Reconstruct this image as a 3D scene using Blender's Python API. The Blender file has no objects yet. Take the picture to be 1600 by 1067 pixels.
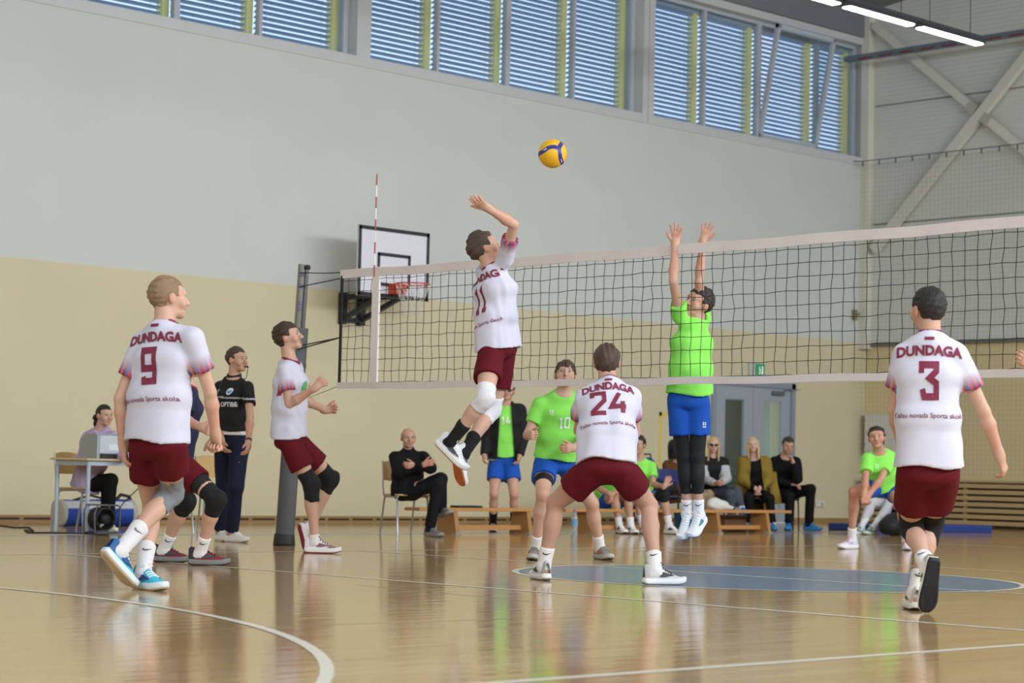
import bpy, bmesh, math, random
import numpy as np
from mathutils import Vector, Matrix
from mathutils.bvhtree import BVHTree

# ------------------------------------------------------------------ camera, world, lights, exposure
scene = bpy.context.scene
COL = scene.collection
CAMP = (-11.8878, -9.5638, 0.6900)
YAW, PITCH, ROLL, FPX = 0.7996, 0.0633, 0.0234, 3285.65
cF = np.array([math.cos(YAW)*math.cos(PITCH), math.sin(YAW)*math.cos(PITCH), math.sin(PITCH)])
_R0 = np.array([math.sin(YAW), -math.cos(YAW), 0.0]); _U0 = np.cross(_R0, cF)
cR = math.cos(ROLL)*_R0 + math.sin(ROLL)*_U0
cU = -math.sin(ROLL)*_R0 + math.cos(ROLL)*_U0
cC = np.array(CAMP)
camd = bpy.data.cameras.new('camera'); cam = bpy.data.objects.new('camera', camd); COL.objects.link(cam)
camd.sensor_width = 36.0; camd.lens = FPX/1600*36.0; camd.clip_start = 0.1; camd.clip_end = 300
camd.dof.use_dof = True; camd.dof.focus_distance = 14.2; camd.dof.aperture_fstop = 3.2
cam.matrix_world = Matrix(((cR[0], cU[0], -cF[0], cC[0]), (cR[1], cU[1], -cF[1], cC[1]), (cR[2], cU[2], -cF[2], cC[2]), (0, 0, 0, 1)))
scene.camera = cam
scene.view_settings.view_transform = 'Standard'
scene.view_settings.look = 'None'
scene.view_settings.gamma = 1.0
scene.view_settings.use_curve_mapping = False
scene.view_settings.exposure = 0.0
world = bpy.data.worlds.new('sky'); scene.world = world; world.use_nodes = True
_bg = world.node_tree.nodes['Background']
_bg.inputs[0].default_value = (0.62, 0.76, 1.0, 1); _bg.inputs[1].default_value = 1.7
WALLY, ENDX, BACKX, NEARY = 12.28, 17.9, -19.0, -13.5

def area_light(name, loc, rot, sx, sy, power, color):
    l = bpy.data.lights.new(name, 'AREA'); l.shape = 'RECTANGLE'; l.size = sx; l.size_y = sy
    l.energy = power; l.color = color
    o = bpy.data.objects.new(name, l); o.location = loc; o.rotation_euler = rot; COL.objects.link(o)
    return o
# daylight entering through the window band of the long wall opposite (behind the camera)
area_light('daylight_near_windows', (4.0, NEARY+0.15, 6.4), (math.radians(76), 0, 0), 24, 2.6, 4350, (0.84, 0.92, 1.0))
# fill light added at the short wall behind the camera to brighten players' backs
area_light('back_fill_light', (BACKX+0.15, -1.0, 6.2), (math.radians(78), 0, math.radians(-90)), 16, 2.4, 800, (0.86, 0.93, 1.0))
area_light('daylight_near_windows', (-12.0, NEARY+0.15, 6.4), (math.radians(76), 0, 0), 8, 2.6, 700, (0.84, 0.92, 1.0))

def at(px, py, depth):
    return cC + depth*(cF + cR*(px-800)/FPX - cU*(py-533.5)/FPX)
def on_plane(px, py, ax, v):
    d = cF + cR*(px-800)/FPX - cU*(py-533.5)/FPX
    return cC + d*(v-cC[ax])/d[ax]

# ------------------------------------------------------------------ materials
MATS = {}
def srgb(c):
    if isinstance(c, str):
        c = [int(c[i:i+2], 16)/255 for i in (0, 2, 4)]
    return tuple((x/12.92 if x <= 0.04045 else ((x+0.055)/1.055)**2.4) for x in c)
def mat(name, color, rough=0.6, metal=0.0, bump=0.0, bscale=200.0, vary=0.0, vscale=4.0, emit=0.0, spec=0.5, coat=0.0, alpha=1.0, trans=0.0, sheen=0.0):
    if name in MATS: return MATS[name]
    m = bpy.data.materials.new(name); m.use_nodes = True; nt = m.node_tree; b = nt.nodes['Principled BSDF']
    c = srgb(color)
    b.inputs['Base Color'].default_value = (*c, 1); b.inputs['Roughness'].default_value = rough
    b.inputs['Metallic'].default_value = metal; b.inputs['Specular IOR Level'].default_value = spec
    b.inputs['Coat Weight'].default_value = coat; b.inputs['Alpha'].default_value = alpha
    b.inputs['Transmission Weight'].default_value = trans; b.inputs['Sheen Weight'].default_value = sheen
    if emit: b.inputs['Emission Color'].default_value = (*c, 1); b.inputs['Emission Strength'].default_value = emit
    tc = nt.nodes.new('ShaderNodeTexCoord')
    if bump:
        n = nt.nodes.new('ShaderNodeTexNoise'); n.inputs['Scale'].default_value = bscale; n.inputs['Detail'].default_value = 3
        bp = nt.nodes.new('ShaderNodeBump'); bp.inputs['Strength'].default_value = bump; bp.inputs['Distance'].default_value = 0.01
        nt.links.new(tc.outputs['Object'], n.inputs['Vector']); nt.links.new(n.outputs['Fac'], bp.inputs['Height']); nt.links.new(bp.outputs['Normal'], b.inputs['Normal'])
    if vary:
        n = nt.nodes.new('ShaderNodeTexNoise'); n.inputs['Scale'].default_value = vscale; n.inputs['Detail'].default_value = 4
        mx = nt.nodes.new('ShaderNodeMix'); mx.data_type = 'RGBA'
        mx.inputs[6].default_value = (*[x*(1-vary) for x in c], 1); mx.inputs[7].default_value = (*[min(1, x*(1+vary)) for x in c], 1)
        nt.links.new(tc.outputs['Object'], n.inputs['Vector']); nt.links.new(n.outputs['Fac'], mx.inputs[0]); nt.links.new(mx.outputs[2], b.inputs['Base Color'])
    MATS[name] = m
    return m
def attr_mat(name, attr, rough=0.55, bump=0.0, bscale=150, spec=0.4):
    if name in MATS: return MATS[name]
    m = bpy.data.materials.new(name); m.use_nodes = True; nt = m.node_tree; b = nt.nodes['Principled BSDF']
    a = nt.nodes.new('ShaderNodeAttribute'); a.attribute_name = attr
    nt.links.new(a.outputs['Color'], b.inputs['Base Color']); b.inputs['Roughness'].default_value = rough; b.inputs['Specular IOR Level'].default_value = spec
    if bump:
        tc = nt.nodes.new('ShaderNodeTexCoord'); n = nt.nodes.new('ShaderNodeTexNoise'); n.inputs['Scale'].default_value = bscale
        bp = nt.nodes.new('ShaderNodeBump'); bp.inputs['Strength'].default_value = bump; bp.inputs['Distance'].default_value = 0.01
        nt.links.new(tc.outputs['Object'], n.inputs['Vector']); nt.links.new(n.outputs['Fac'], bp.inputs['Height']); nt.links.new(bp.outputs['Normal'], b.inputs['Normal'])
    MATS[name] = m
    return m

# ------------------------------------------------------------------ object helpers
def tag(o, label=None, cat=None, group=None, kind=None):
    if label: o['label'] = label
    if cat: o['category'] = cat
    if group: o['group'] = group
    if kind: o['kind'] = kind
    return o
def link(name, me, m=None, parent=None, loc=None):
    o = bpy.data.objects.new(name, me); COL.objects.link(o)
    if m is not None and len(me.materials) == 0: me.materials.append(m)
    if parent is not None:
        o.parent = parent
    if loc is not None: o.location = loc
    return o
def empty(name, loc=(0, 0, 0), rotz=0.0):
    o = bpy.data.objects.new(name, None); COL.objects.link(o); o.location = loc; o.rotation_euler = (0, 0, rotz); o.empty_display_size = 0.1
    return o
class MB:
    """collects simple shapes into one mesh"""
    def __init__(s): s.v = []; s.f = []; s.smooth = []
    def add(s, v, f, smooth=False):
        n = len(s.v); s.v += [tuple(map(float, p)) for p in v]; s.f += [tuple(i+n for i in q) for q in f]; s.smooth += [smooth]*len(f); return s
    def box(s, a, b):
        (x0, y0, z0), (x1, y1, z1) = a, b
        return s.add([(x0,y0,z0),(x1,y0,z0),(x1,y1,z0),(x0,y1,z0),(x0,y0,z1),(x1,y0,z1),(x1,y1,z1),(x0,y1,z1)],
              [(0,3,2,1),(4,5,6,7),(0,1,5,4),(1,2,6,5),(2,3,7,6),(3,0,4,7)])
    def rbox(s, a, b, r=0.01):
        """box with chamfered edges"""
        bm = bmesh.new(); bmesh.ops.create_cube(bm, size=1.0)
        a = np.array(a, float); b = np.array(b, float)
        for v in bm.verts: v.co = Vector((a+b)/2 + np.array(v.co)*(b-a))
        bmesh.ops.bevel(bm, geom=list(bm.edges), offset=r, segments=2, affect='EDGES', profile=0.5)
        bm.verts.index_update()
        s.add([v.co[:] for v in bm.verts], [[v.index for v in f.verts] for f in bm.faces]); bm.free(); return s
    def bar(s, a, b, w, d, up=(0, 0, 1)):
        a = np.array(a, float); b = np.array(b, float); t = (b-a)/np.linalg.norm(b-a); up = np.array(up, float)
        x = np.cross(t, up)
        if np.linalg.norm(x) < 1e-6: x = np.cross(t, (1, 0, 0))
        x /= np.linalg.norm(x); y = np.cross(x, t)
        vs = [p + x*sx*w/2 + y*sy*d/2 for p in (a, b) for sx, sy in ((-1,-1),(1,-1),(1,1),(-1,1))]
        return s.add(vs, [(0,1,2,3),(7,6,5,4),(0,4,5,1),(1,5,6,2),(2,6,7,3),(3,7,4,0)])
    def tube(s, pts, r, n=8, caps=True, smooth=True):
        pts = [np.array(p, float) for p in pts]; rs = r if isinstance(r, (list, tuple)) else [r]*len(pts)
        vs = []; fs = []; x = None
        for i, p in enumerate(pts):
            t = pts[min(i+1, len(pts)-1)] - pts[max(i-1, 0)]; t = t/(np.linalg.norm(t)+1e-12)
            if x is None: x = np.cross(t, (0, 0, 1)) if abs(t[2]) < 0.95 else np.cross(t, (1, 0, 0))
            x = x - t*np.dot(x, t); x /= np.linalg.norm(x)+1e-12; y = np.cross(t, x)
            vs += [p + rs[i]*(x*math.cos(2*math.pi*k/n) + y*math.sin(2*math.pi*k/n)) for k in range(n)]
        for i in range(len(pts)-1):
            fs += [(i*n+k, i*n+(k+1) % n, (i+1)*n+(k+1) % n, (i+1)*n+k) for k in range(n)]
        s.add(vs, fs, smooth)
        if caps: s.add(vs[:n], [tuple(range(n-1, -1, -1))]); s.add(vs[-n:], [tuple(range(n))])
        return s
    def lathe(s, prof, c=(0, 0, 0), n=20, smooth=True):
        vs = []; fs = []; c = np.array(c, float)
        for (r, z) in prof: vs += [c + (r*math.cos(2*math.pi*k/n), r*math.sin(2*math.pi*k/n), z) for k in range(n)]
        for i in range(len(prof)-1): fs += [(i*n+k, i*n+(k+1) % n, (i+1)*n+(k+1) % n, (i+1)*n+k) for k in range(n)]
        return s.add(vs, fs, smooth)
    def prism(s, poly, axis, lo, hi):
        """polygon (2D) extruded along an axis; the two other axes take the polygon in order"""
        ax = [i for i in range(3) if i != axis]; n = len(poly); vs = []
        for h in (lo, hi):
            for p in poly:
                q = [0, 0, 0]; q[ax[0]] = p[0]; q[ax[1]] = p[1]; q[axis] = h; vs.append(q)
        return s.add(vs, [tuple(range(n-1, -1, -1)), tuple(range(n, 2*n))] + [(i, (i+1) % n, n+(i+1) % n, n+i) for i in range(n)])
    def mesh(s, name):
        me = bpy.data.meshes.new(name); me.from_pydata(s.v, [], s.f)
        me.polygons.foreach_set('use_smooth', s.smooth); me.update(); return me
    def build(s, name, m, parent=None, loc=None): return link(name, s.mesh(name), m, parent, loc)
def copy_tree(o, loc=None, parent=None):
    c = o.copy(); COL.objects.link(c)
    if parent is not None: c.parent = parent
    if loc is not None: c.location = loc
    for ch in list(o.children): copy_tree(ch, None, c)
    return c

# ------------------------------------------------------------------ implicit surfaces for bodies and clothing
f4 = np.float32
def nrm(v):
    v = np.asarray(v, float); return v/(np.linalg.norm(v)+1e-12)
class Sdf:
    def __init__(s): s.pr = []; s.post = None; s.op = 0
    def _add(s, fn, c, br, k): s.pr.append((fn, np.asarray(c, float), br, k, s.op)); return s
    def cone(s, a, b, ra, rb, k=0.02):
        a = np.asarray(a, float); b = np.asarray(b, float); ba = b-a; L2 = max(float(ba@ba), 1e-9); a4 = a.astype(f4); ba4 = ba.astype(f4)
        def fn(P):
            v = P-a4; h = np.clip((v@ba4)/f4(L2), 0, 1)
            w = v-h[..., None]*ba4
            return np.sqrt((w*w).sum(-1)) - (f4(ra)+f4(rb-ra)*h)
        return s._add(fn, (a+b)/2, np.sqrt(L2)/2+max(ra, rb), k)
    def ell(s, c, A, r, k=0.02):
        """A: rows are the axes; r: radii"""
        c = np.asarray(c, float); M = np.asarray(A, float).T.astype(f4); r4 = np.asarray(r, f4); c4 = c.astype(f4)
        def fn(P):
            q = (P-c4)@M; k0 = np.sqrt(((q/r4)**2).sum(-1)); k1 = np.sqrt(((q/(r4*r4))**2).sum(-1))
            return k0*(k0-1)/np.maximum(k1, 1e-4)
        return s._add(fn, c, max(r), k)
    def econe(s, a, b, side, wa, wb, da, db, k=0.03, p=2.3, end=0.6):
        a = np.asarray(a, float); b = np.asarray(b, float); L = np.linalg.norm(b-a); ax = (b-a)/L
        side = np.asarray(side, float); side = nrm(side-ax*(side@ax)); fr = np.cross(ax, side)
        M = np.stack([ax, side, fr], 1).astype(f4); a4 = a.astype(f4)
        def fn(P):
            q = (P-a4)@M; t = q[..., 0]/f4(L); tc = np.clip(t, 0, 1)
            w = f4(wa)+f4(wb-wa)*tc; d = f4(da)+f4(db-da)*tc; m = np.minimum(w, d)
            e = np.abs(t-tc)*f4(L)/(m*f4(end))
            rho = ((np.abs(q[..., 1])/w)**p+(np.abs(q[..., 2])/d)**p+e**p)**f4(1/p)
            return (rho-1)*m
        return s._add(fn, (a+b)/2, L/2+max(wa, wb, da, db), k)
    def pts(s, P):
        return s.blocks(P.mean(1), P, float(np.sqrt(((P-P.mean(1)[:, None])**2).sum(-1)).max()))
    def blocks(s, cen, P, rad):
        d = np.full(P.shape[:2], 0.5, f4)
        for fn, c, br, k, op in s.pr:
            sel = np.nonzero(((cen-c)**2).sum(-1) < (br+k+rad+0.04)**2)[0]
            if len(sel) == 0: continue
            v = fn(P[sel]); o = d[sel]; k = f4(max(k, 1e-4))
            if op == 0:
                h = np.maximum(k-np.abs(o-v), 0)/k; d[sel] = np.minimum(o, v)-h*h*k*f4(.25)
            else:
                v = -v; h = np.maximum(k-np.abs(o-v), 0)/k; d[sel] = np.maximum(o, v)+h*h*k*f4(.25)
        if s.post is not None: d = s.post(P, d)
        return d
    def bounds(s):
        lo = np.min([c-br for _, c, br, _, op in s.pr if op == 0], 0); hi = np.max([c+br for _, c, br, _, op in s.pr if op == 0], 0)
        return lo-0.02, hi+0.02
    def extract(s, vox, lo=None, hi=None):
        if lo is None: lo, hi = s.bounds()
        B = 8; lo = np.asarray(lo, float); nb = np.ceil((np.asarray(hi)-lo)/(vox*B)).astype(int)+1
        ii = np.stack(np.meshgrid(*[np.arange(n) for n in nb], indexing='ij'), -1).reshape(-1, 3)
        cen = lo+(ii+0.5)*B*vox; rad = B*vox*0.88
        d0 = s.blocks(cen, cen[:, None, :].astype(f4), 0.01)[:, 0]
        vals = np.full(nb*B, 1.0, f4)
        v6 = vals.reshape(nb[0], B, nb[1], B, nb[2], B).transpose(0, 2, 4, 1, 3, 5)
        neg = d0 < 0; v6[ii[neg, 0], ii[neg, 1], ii[neg, 2]] = -1.0
        keep = np.abs(d0) < rad*1.7+0.01; ik = ii[keep]
        g = np.stack(np.meshgrid(*[np.arange(B)]*3, indexing='ij'), -1).reshape(-1, 3)
        for s0 in range(0, len(ik), 1500):
            c = ik[s0:s0+1500]
            P = (lo+(c[:, None, :]*B+g[None])*vox).astype(f4)
            v6[c[:, 0], c[:, 1], c[:, 2]] = s.blocks(P.mean(1).astype(float), P, rad).reshape(-1, B, B, B)
        sg = vals < 0
        cnt = np.zeros(np.array(vals.shape)-1, np.int8)
        offs = [(x, y, z) for x in (0, 1) for y in (0, 1) for z in (0, 1)]
        n = np.array(vals.shape)
        for x, y, z in offs: cnt += sg[x:n[0]-1+x, y:n[1]-1+y, z:n[2]-1+z]
        act = (cnt > 0) & (cnt < 8); ci = np.argwhere(act)
        idx = np.full(act.shape, -1, np.int32); idx[act] = np.arange(len(ci))
        acc = np.zeros((len(ci), 3)); num = np.zeros(len(ci))
        cv = {o: vals[ci[:, 0]+o[0], ci[:, 1]+o[1], ci[:, 2]+o[2]] for o in offs}
        for o in offs:
            for ax in range(3):
                if o[ax]: continue
                o2 = list(o); o2[ax] = 1; a = cv[o]; b = cv[tuple(o2)]
                cr = (a < 0) != (b < 0); t = np.where(cr, a/np.where(cr, a-b, 1), 0)
                p = np.tile(np.array(o, float), (len(ci), 1)); p[:, ax] += t
                acc += p*cr[:, None]; num += cr
        V = lo+(ci+acc/np.maximum(num, 1)[:, None])*vox
        F = []
        for ax in range(3):
            sl0 = [slice(1, -1)]*3; sl1 = [slice(1, -1)]*3; sl0[ax] = slice(0, -1); sl1[ax] = slice(1, None)
            A = sg[tuple(sl0)]; Bq = sg[tuple(sl1)]; ch = np.argwhere(A != Bq)
            if len(ch) == 0: continue
            inside = A[tuple(ch.T)]; ch = ch+1; ch[:, ax] -= 1
            u, w = (ax+1) % 3, (ax+2) % 3; q = []
            for du, dw in ((-1, -1), (0, -1), (0, 0), (-1, 0)):
                c = ch.copy(); c[:, u] += du; c[:, w] += dw; q.append(idx[tuple(c.T)])
            q = np.stack(q, 1); q[~inside] = q[~inside][:, ::-1]; F.append(q[(q >= 0).all(1)])
        return V, np.concatenate(F) if F else np.zeros((0, 4), int)

def tri(F): return np.concatenate([F[:, [0, 1, 2]], F[:, [0, 2, 3]]]) if F.shape[1] == 4 else F
def clip(V, F, sv):
    """keep the part of the mesh where the per-vertex value sv is below zero"""
    F = tri(F); neg = sv < 0; c = neg[F].sum(1)
    out = [F[c == 3]]; nv = [V]; n = len(V); key = {}
    extra = []
    def cut(i, j):
        k = (i, j) if i < j else (j, i)
        if k not in key:
            t = sv[k[0]]/(sv[k[0]]-sv[k[1]]); key[k] = n+len(extra); extra.append(V[k[0]]+(V[k[1]]-V[k[0]])*t)
        return key[k]
    add = []
    for f in F[(c == 1) | (c == 2)]:
        m = neg[f]
        if m.sum() == 1:
            i = int(np.argmax(m)); a, b, d = f[i], f[(i+1) % 3], f[(i+2) % 3]
            add.append((a, cut(a, b), cut(a, d)))
        else:
            i = int(np.argmin(m)); a, b, d = f[i], f[(i+1) % 3], f[(i+2) % 3]
            p, q = cut(a, b), cut(a, d); add += [(p, b, d), (p, d, q)]
    if add: out.append(np.array(add))
    if extra: nv.append(np.array(extra))
    V2 = np.concatenate(nv); F2 = np.concatenate(out)
    used = np.unique(F2); mp = np.full(len(V2), -1); mp[used] = np.arange(len(used))
    return V2[used], mp[F2]
def np_mesh(name, V, F, attrs=None, smooth=True):
    me = bpy.data.meshes.new(name); F = np.asarray(F); k = F.shape[1]
    me.vertices.add(len(V)); me.vertices.foreach_set('co', np.asarray(V, np.float32).ravel())
    me.loops.add(F.size); me.loops.foreach_set('vertex_index', F.astype(np.int32).ravel())
    me.polygons.add(len(F)); me.polygons.foreach_set('loop_start', (np.arange(len(F))*k).astype(np.int32))
    me.polygons.foreach_set('use_smooth', np.full(len(F), smooth))
    me.update(calc_edges=True)
    for an, av in (attrs or {}).items():
        av = np.asarray(av, np.float32)
        if av.ndim == 1: a = me.attributes.new(an, 'FLOAT', 'POINT'); a.data.foreach_set('value', av)
        else:
            a = me.attributes.new(an, 'FLOAT_COLOR', 'POINT'); a.data.foreach_set('color', np.concatenate([av, np.ones((len(av), 1), np.float32)], 1).ravel())
    return me
def relax(V, F, it=1, w=0.5):
    """a light smoothing pass"""
    T = tri(F)
    for _ in range(it):
        s = np.zeros_like(V); n = np.zeros(len(V))
        for a, b in ((0, 1), (1, 2), (2, 0)):
            np.add.at(s, T[:, a], V[T[:, b]]); np.add.at(n, T[:, a], 1)
            np.add.at(s, T[:, b], V[T[:, a]]); np.add.at(n, T[:, b], 1)
        V = V+(s/np.maximum(n, 1)[:, None]-V)*w
    return V
def wrinkle(amp, freq, seed, axis=None):
    r = np.random.RandomState(seed); K = r.normal(size=(5, 3))*freq
    if axis is not None: K = K-np.outer(K@nrm(axis), nrm(axis))*0.65
    K = K.astype(f4); ph = r.uniform(0, 6.28, 5).astype(f4)
    def fn(P, d):
        n = 0
        for k, p in zip(K, ph): n = n+np.sin(P@k+p)
        n = n/5
        return d-f4(amp)*(1.6*np.abs(n)-0.5)*1.0 if False else d+f4(amp)*n*f4(1.4)
    return fn

def _cap(s, a, b, ra, rb, k=0.01, hollow=0.0, flat=(True, True)):
    """tapered tube with flat ends"""
    a = np.asarray(a, float); b = np.asarray(b, float); L = np.linalg.norm(b-a); ax = ((b-a)/L).astype(f4); a4 = a.astype(f4)
    def fn(P):
        v = P-a4; t = v@ax; tc = np.clip(t, 0, L)
        w = v-tc[..., None]*ax if not flat[0] else v-np.minimum(t, L if not flat[1] else 9)[..., None]*ax
        d = np.sqrt((w*w).sum(-1))-(f4(ra)+f4((rb-ra)/L)*tc)
        e = t-f4(L)+np.maximum(-d, 0)*f4(hollow)
        if flat[1]: d = np.maximum(d, e)
        if flat[0]: d = np.maximum(d, -t)
        return d
    return s._add(fn, (a+b)/2, L/2+max(ra, rb), k)
Sdf.cap = _cap

# ------------------------------------------------------------------ lettering
_TXT = {}
def text_geo(body, bold=0.0, spacing=1.0):
    key = (body, bold, spacing)
    if key not in _TXT:
        cu = bpy.data.curves.new('glyphs', 'FONT'); cu.body = body; cu.offset = bold; cu.align_x = 'CENTER'; cu.resolution_u = 3; cu.space_character = spacing
        o = bpy.data.objects.new('glyphs', cu); COL.objects.link(o)
        dg = bpy.context.evaluated_depsgraph_get(); me = bpy.data.meshes.new_from_object(o.evaluated_get(dg))
        bm = bmesh.new(); bm.from_mesh(me); bmesh.ops.triangulate(bm, faces=list(bm.faces))
        for _ in range(3):
            es = [e for e in bm.edges if e.calc_length() > 0.22]
            if not es: break
            bmesh.ops.subdivide_edges(bm, edges=es, cuts=1, use_grid_fill=False); bmesh.ops.triangulate(bm, faces=list(bm.faces))
        bm.verts.index_update()
        V = np.array([v.co[:2] for v in bm.verts]); F = np.array([[v.index for v in f.verts] for f in bm.faces]); bm.free()
        bpy.data.objects.remove(o); bpy.data.meshes.remove(me); bpy.data.curves.remove(cu)
        V = (V-(V.min(0)+V.max(0))/2)/(V.max(0)-V.min(0)); _TXT[key] = (V, F)
    return _TXT[key]
GLY = {'0': [[(0, 0), (.62, 0), (.62, 1), (0, 1), (0, 0)]], '1': [[(.02, .86), (.25, 1), (.25, 0)], [(.04, 0), (.46, 0)]],
       '2': [[(0, .78), (0, 1), (.6, 1), (.6, .6), (0, .08), (0, 0), (.66, 0)]],
       '3': [[(0, .74), (0, 1), (.62, 1), (.62, .8), (.34, .58), (.62, .42), (.62, 0), (.12, 0), (.05, .24)]],
       '4': [[(.42, 1), (0, .3), (.72, .3)], [(.56, .55), (.56, 0)]],
       '9': [[(.6, .42), (0, .42), (0, 1), (.6, 1), (.6, 0), (.05, 0), (.02, .16)]]}
def number_geo(s, stroke=0.17, gap=0.3):
    V = []; F = []; x0 = 0.0
    for ch in s:
        wmax = 0
        for path in GLY[ch]:
            p = []
            for i in range(len(path)-1):
                a = np.array(path[i]); b = np.array(path[i+1]); n = max(1, int(np.linalg.norm(b-a)/0.15)); p += [a+(b-a)*j/n for j in range(n)]
            p.append(np.array(path[-1])); p = np.array(p, float); wmax = max(wmax, p[:, 0].max())
            n0 = len(V)
            for i in range(len(p)):
                t0 = nrm(p[i]-p[i-1]) if i else nrm(p[1]-p[0]); t1 = nrm(p[i+1]-p[i]) if i < len(p)-1 else t0
                if not np.isfinite(t0).all() or np.linalg.norm(t0) < .5: t0 = t1
                n_a = np.array([-t0[1], t0[0]]); n_b = np.array([-t1[1], t1[0]]); m = nrm(n_a+n_b); c = max(0.5, m@n_a)
                ext = 0
                V += [(x0+p[i][0]+m[0]*stroke/2/c, p[i][1]+m[1]*stroke/2/c), (x0+p[i][0]-m[0]*stroke/2/c, p[i][1]-m[1]*stroke/2/c)]
            for i in range(len(p)-1):
                a = n0+2*i; F += [(a, a+1, a+3), (a, a+3, a+2)]
        x0 += wmax+gap
    V = np.array(V); V = (V-(V.min(0)+V.max(0))/2)/(V.max(0)-V.min(0))
    return V, np.array(F)
def stick(name, geo, JV, JF, o, right, up, m, parent, root, sx, sy, arc=0.0, shear=0.0):
    """lays flat lettering on a cloth surface"""
    V, F = geo
    bvh = BVHTree.FromPolygons([tuple(v) for v in JV], [tuple(map(int, f)) for f in JF])
    right = nrm(right); up = nrm(np.asarray(up)-right*(np.asarray(up)@right)); n = np.cross(right, up); out = []; good = []
    for x, y in V:
        x *= sx; y *= sy
        q = np.asarray(o)+right*(x+shear*y)+up*(y-arc*x*x)
        h, nn, i, d = bvh.ray_cast(Vector(q+n*0.35), Vector(-n), 0.7)
        good.append(h is not None and abs(np.array(nn)@n) > .22)
        if h is None:
            h, nn, i, d = bvh.find_nearest(Vector(q))
        out.append(np.array(h)+n*0.0035+np.array(nn)*0.001)
    good = np.array(good); F = np.asarray(F); F = F[good[F].all(1)]
    if len(F) == 0: return None
    me = np_mesh(name, np.array(out)-root, F, smooth=False)
    return link(name, me, m, parent)

# ------------------------------------------------------------------ shoes
SHW = [(0, .020), (.06, .030), (.3, .034), (.5, .038), (.72, .047), (.87, .042), (.96, .027), (1, .012)]
SHT = [(0, .026), (.05, .046), (.16, .036), (.28, .030), (.40, .030), (.5, .008), (.65, -.014), (.82, -.030), (.94, -.040), (1, -.055)]
def lerp_tab(t, T):
    return float(np.interp(t, [a for a, _ in T], [b for _, b in T]))
def shoe_pt(t, phi, grow=0.0):
    w = lerp_tab(t, SHW)+grow; zt = lerp_tab(t, SHT)+grow; zb = -.066+.016*max(0, t-.72)/.28
    c, s_ = math.cos(phi), math.sin(phi)
    x = w*np.sign(c)*abs(c)**0.75*(1-.28*s_**2*max(0, 1-t*2.2)); z = zb+(zt-zb)*max(s_, 0)**0.8
    return (x, -.078+.285*t, z)
SHOES = {}
def shoe_mesh(style):
    if style in SHOES: return SHOES[style]
    base, toe, heel, sole, sole2, stripe, lace = STY[style]
    ts = [0, .02, .06, .12, .2, .28, .36, .44, .52, .6, .68, .76, .84, .9, .95, .985, 1]; n = 16
    V = [shoe_pt(t, math.pi*k/n) for t in ts for k in range(n+1)]; m = n+1
    F = [(i*m+k, (i+1)*m+k, (i+1)*m+k+1, i*m+k+1) for i in range(len(ts)-1) for k in range(n)]
    cols = []
    cb, ct, ch = (np.array(srgb(c)) for c in (base, toe, heel))
    for t in ts:
        for k in range(n+1):
            s_ = math.sin(math.pi*k/n)
            c = cb
            if t > .72-.12*s_: c = ct
            if t < .2 and s_ < .95: c = ch
            cols.append(c)
    up = np_mesh('shoe', np.array(V), np.array(F), {'col': np.array(cols)})
    up.materials.append(attr_mat('shoe_upper', 'col', 0.5, 0.15, 300))
    # sole: ring loft
    mb = MB(); ring = []
    tt = [0, .03, .08, .2, .35, .5, .65, .78, .88, .95, .99, 1]
    def outl(z, gr, lift): 
        L = [(lerp_tab(t, SHW)+gr, -.078-gr*.6+(.285+gr*1.3)*t, z+lift*max(0, (t-.7)/.3)**2*.016+lift*max(0, (.12-t)/.12)**2*.008) for t in tt]
        return L+[(-x, y, zz) for x, y, zz in L[::-1]]
    layers = [outl(-.085, -.004, 1), outl(-.076, .005, 1), outl(-.060, .006, .9), outl(-.046, .003, .9)]
    N = len(layers[0]); vs = [p for l in layers for p in l]
    mb.add(vs, [(l*N+i, l*N+(i+1) % N, (l+1)*N+(i+1) % N, (l+1)*N+i) for l in range(3) for i in range(N)], True)
    mb.add(layers[0], [tuple(range(N-1, -1, -1))]); mb.add(layers[3], [tuple(range(N))])
    so = mb.mesh('sole'); so.materials.append(mat('sole_'+sole, sole, .55)); so.materials.append(mat('sole_'+sole2, sole2, .6))
    so.polygons.foreach_set('material_index', [1 if i < N or i == 3*N else 0 for i in range(len(so.polygons))])
    lb = MB()
    for i in range(5):
        t = .36+.065*i
        lb.tube([shoe_pt(t, a, .003) for a in np.linspace(math.pi*.30, math.pi*.70, 6)], .0035, 5)
    for sgn in (1, -1):
        p = np.array(shoe_pt(.36, math.pi*.5, .004)); lb.tube([p, p+(sgn*.02, .005, .022), p+(sgn*.035, .012, .006), p+(sgn*.012, .004, .002)], .0028, 5)
    la = lb.mesh('laces'); la.materials.append(mat('lace_'+lace, lace, .8))
    st = None
    if stripe:
        sb = MB()
        for side in (0, 1):
            path = [(.16, .80, .03), (.24, .52, .06), (.34, .36, .10), (.46, .40, .10), (.56, .52, .07), (.66, .66, .035)]
            vs = []
            for t, a, w in path:
                for da in (-w, w):
                    phi = max(.03, math.pi*(.5*a*.75+da*.6)); vs.append(shoe_pt(t, phi if side == 0 else math.pi-phi, .0055))
            sb.add(vs, [(2*i, 2*i+2, 2*i+3, 2*i+1) for i in range(len(path)-1)])
        st = sb.mesh('side_stripe'); st.materials.append(mat('stripe_'+stripe, stripe, .5))
    SHOES[style] = (up, so, la, st)
    return SHOES[style]
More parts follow.
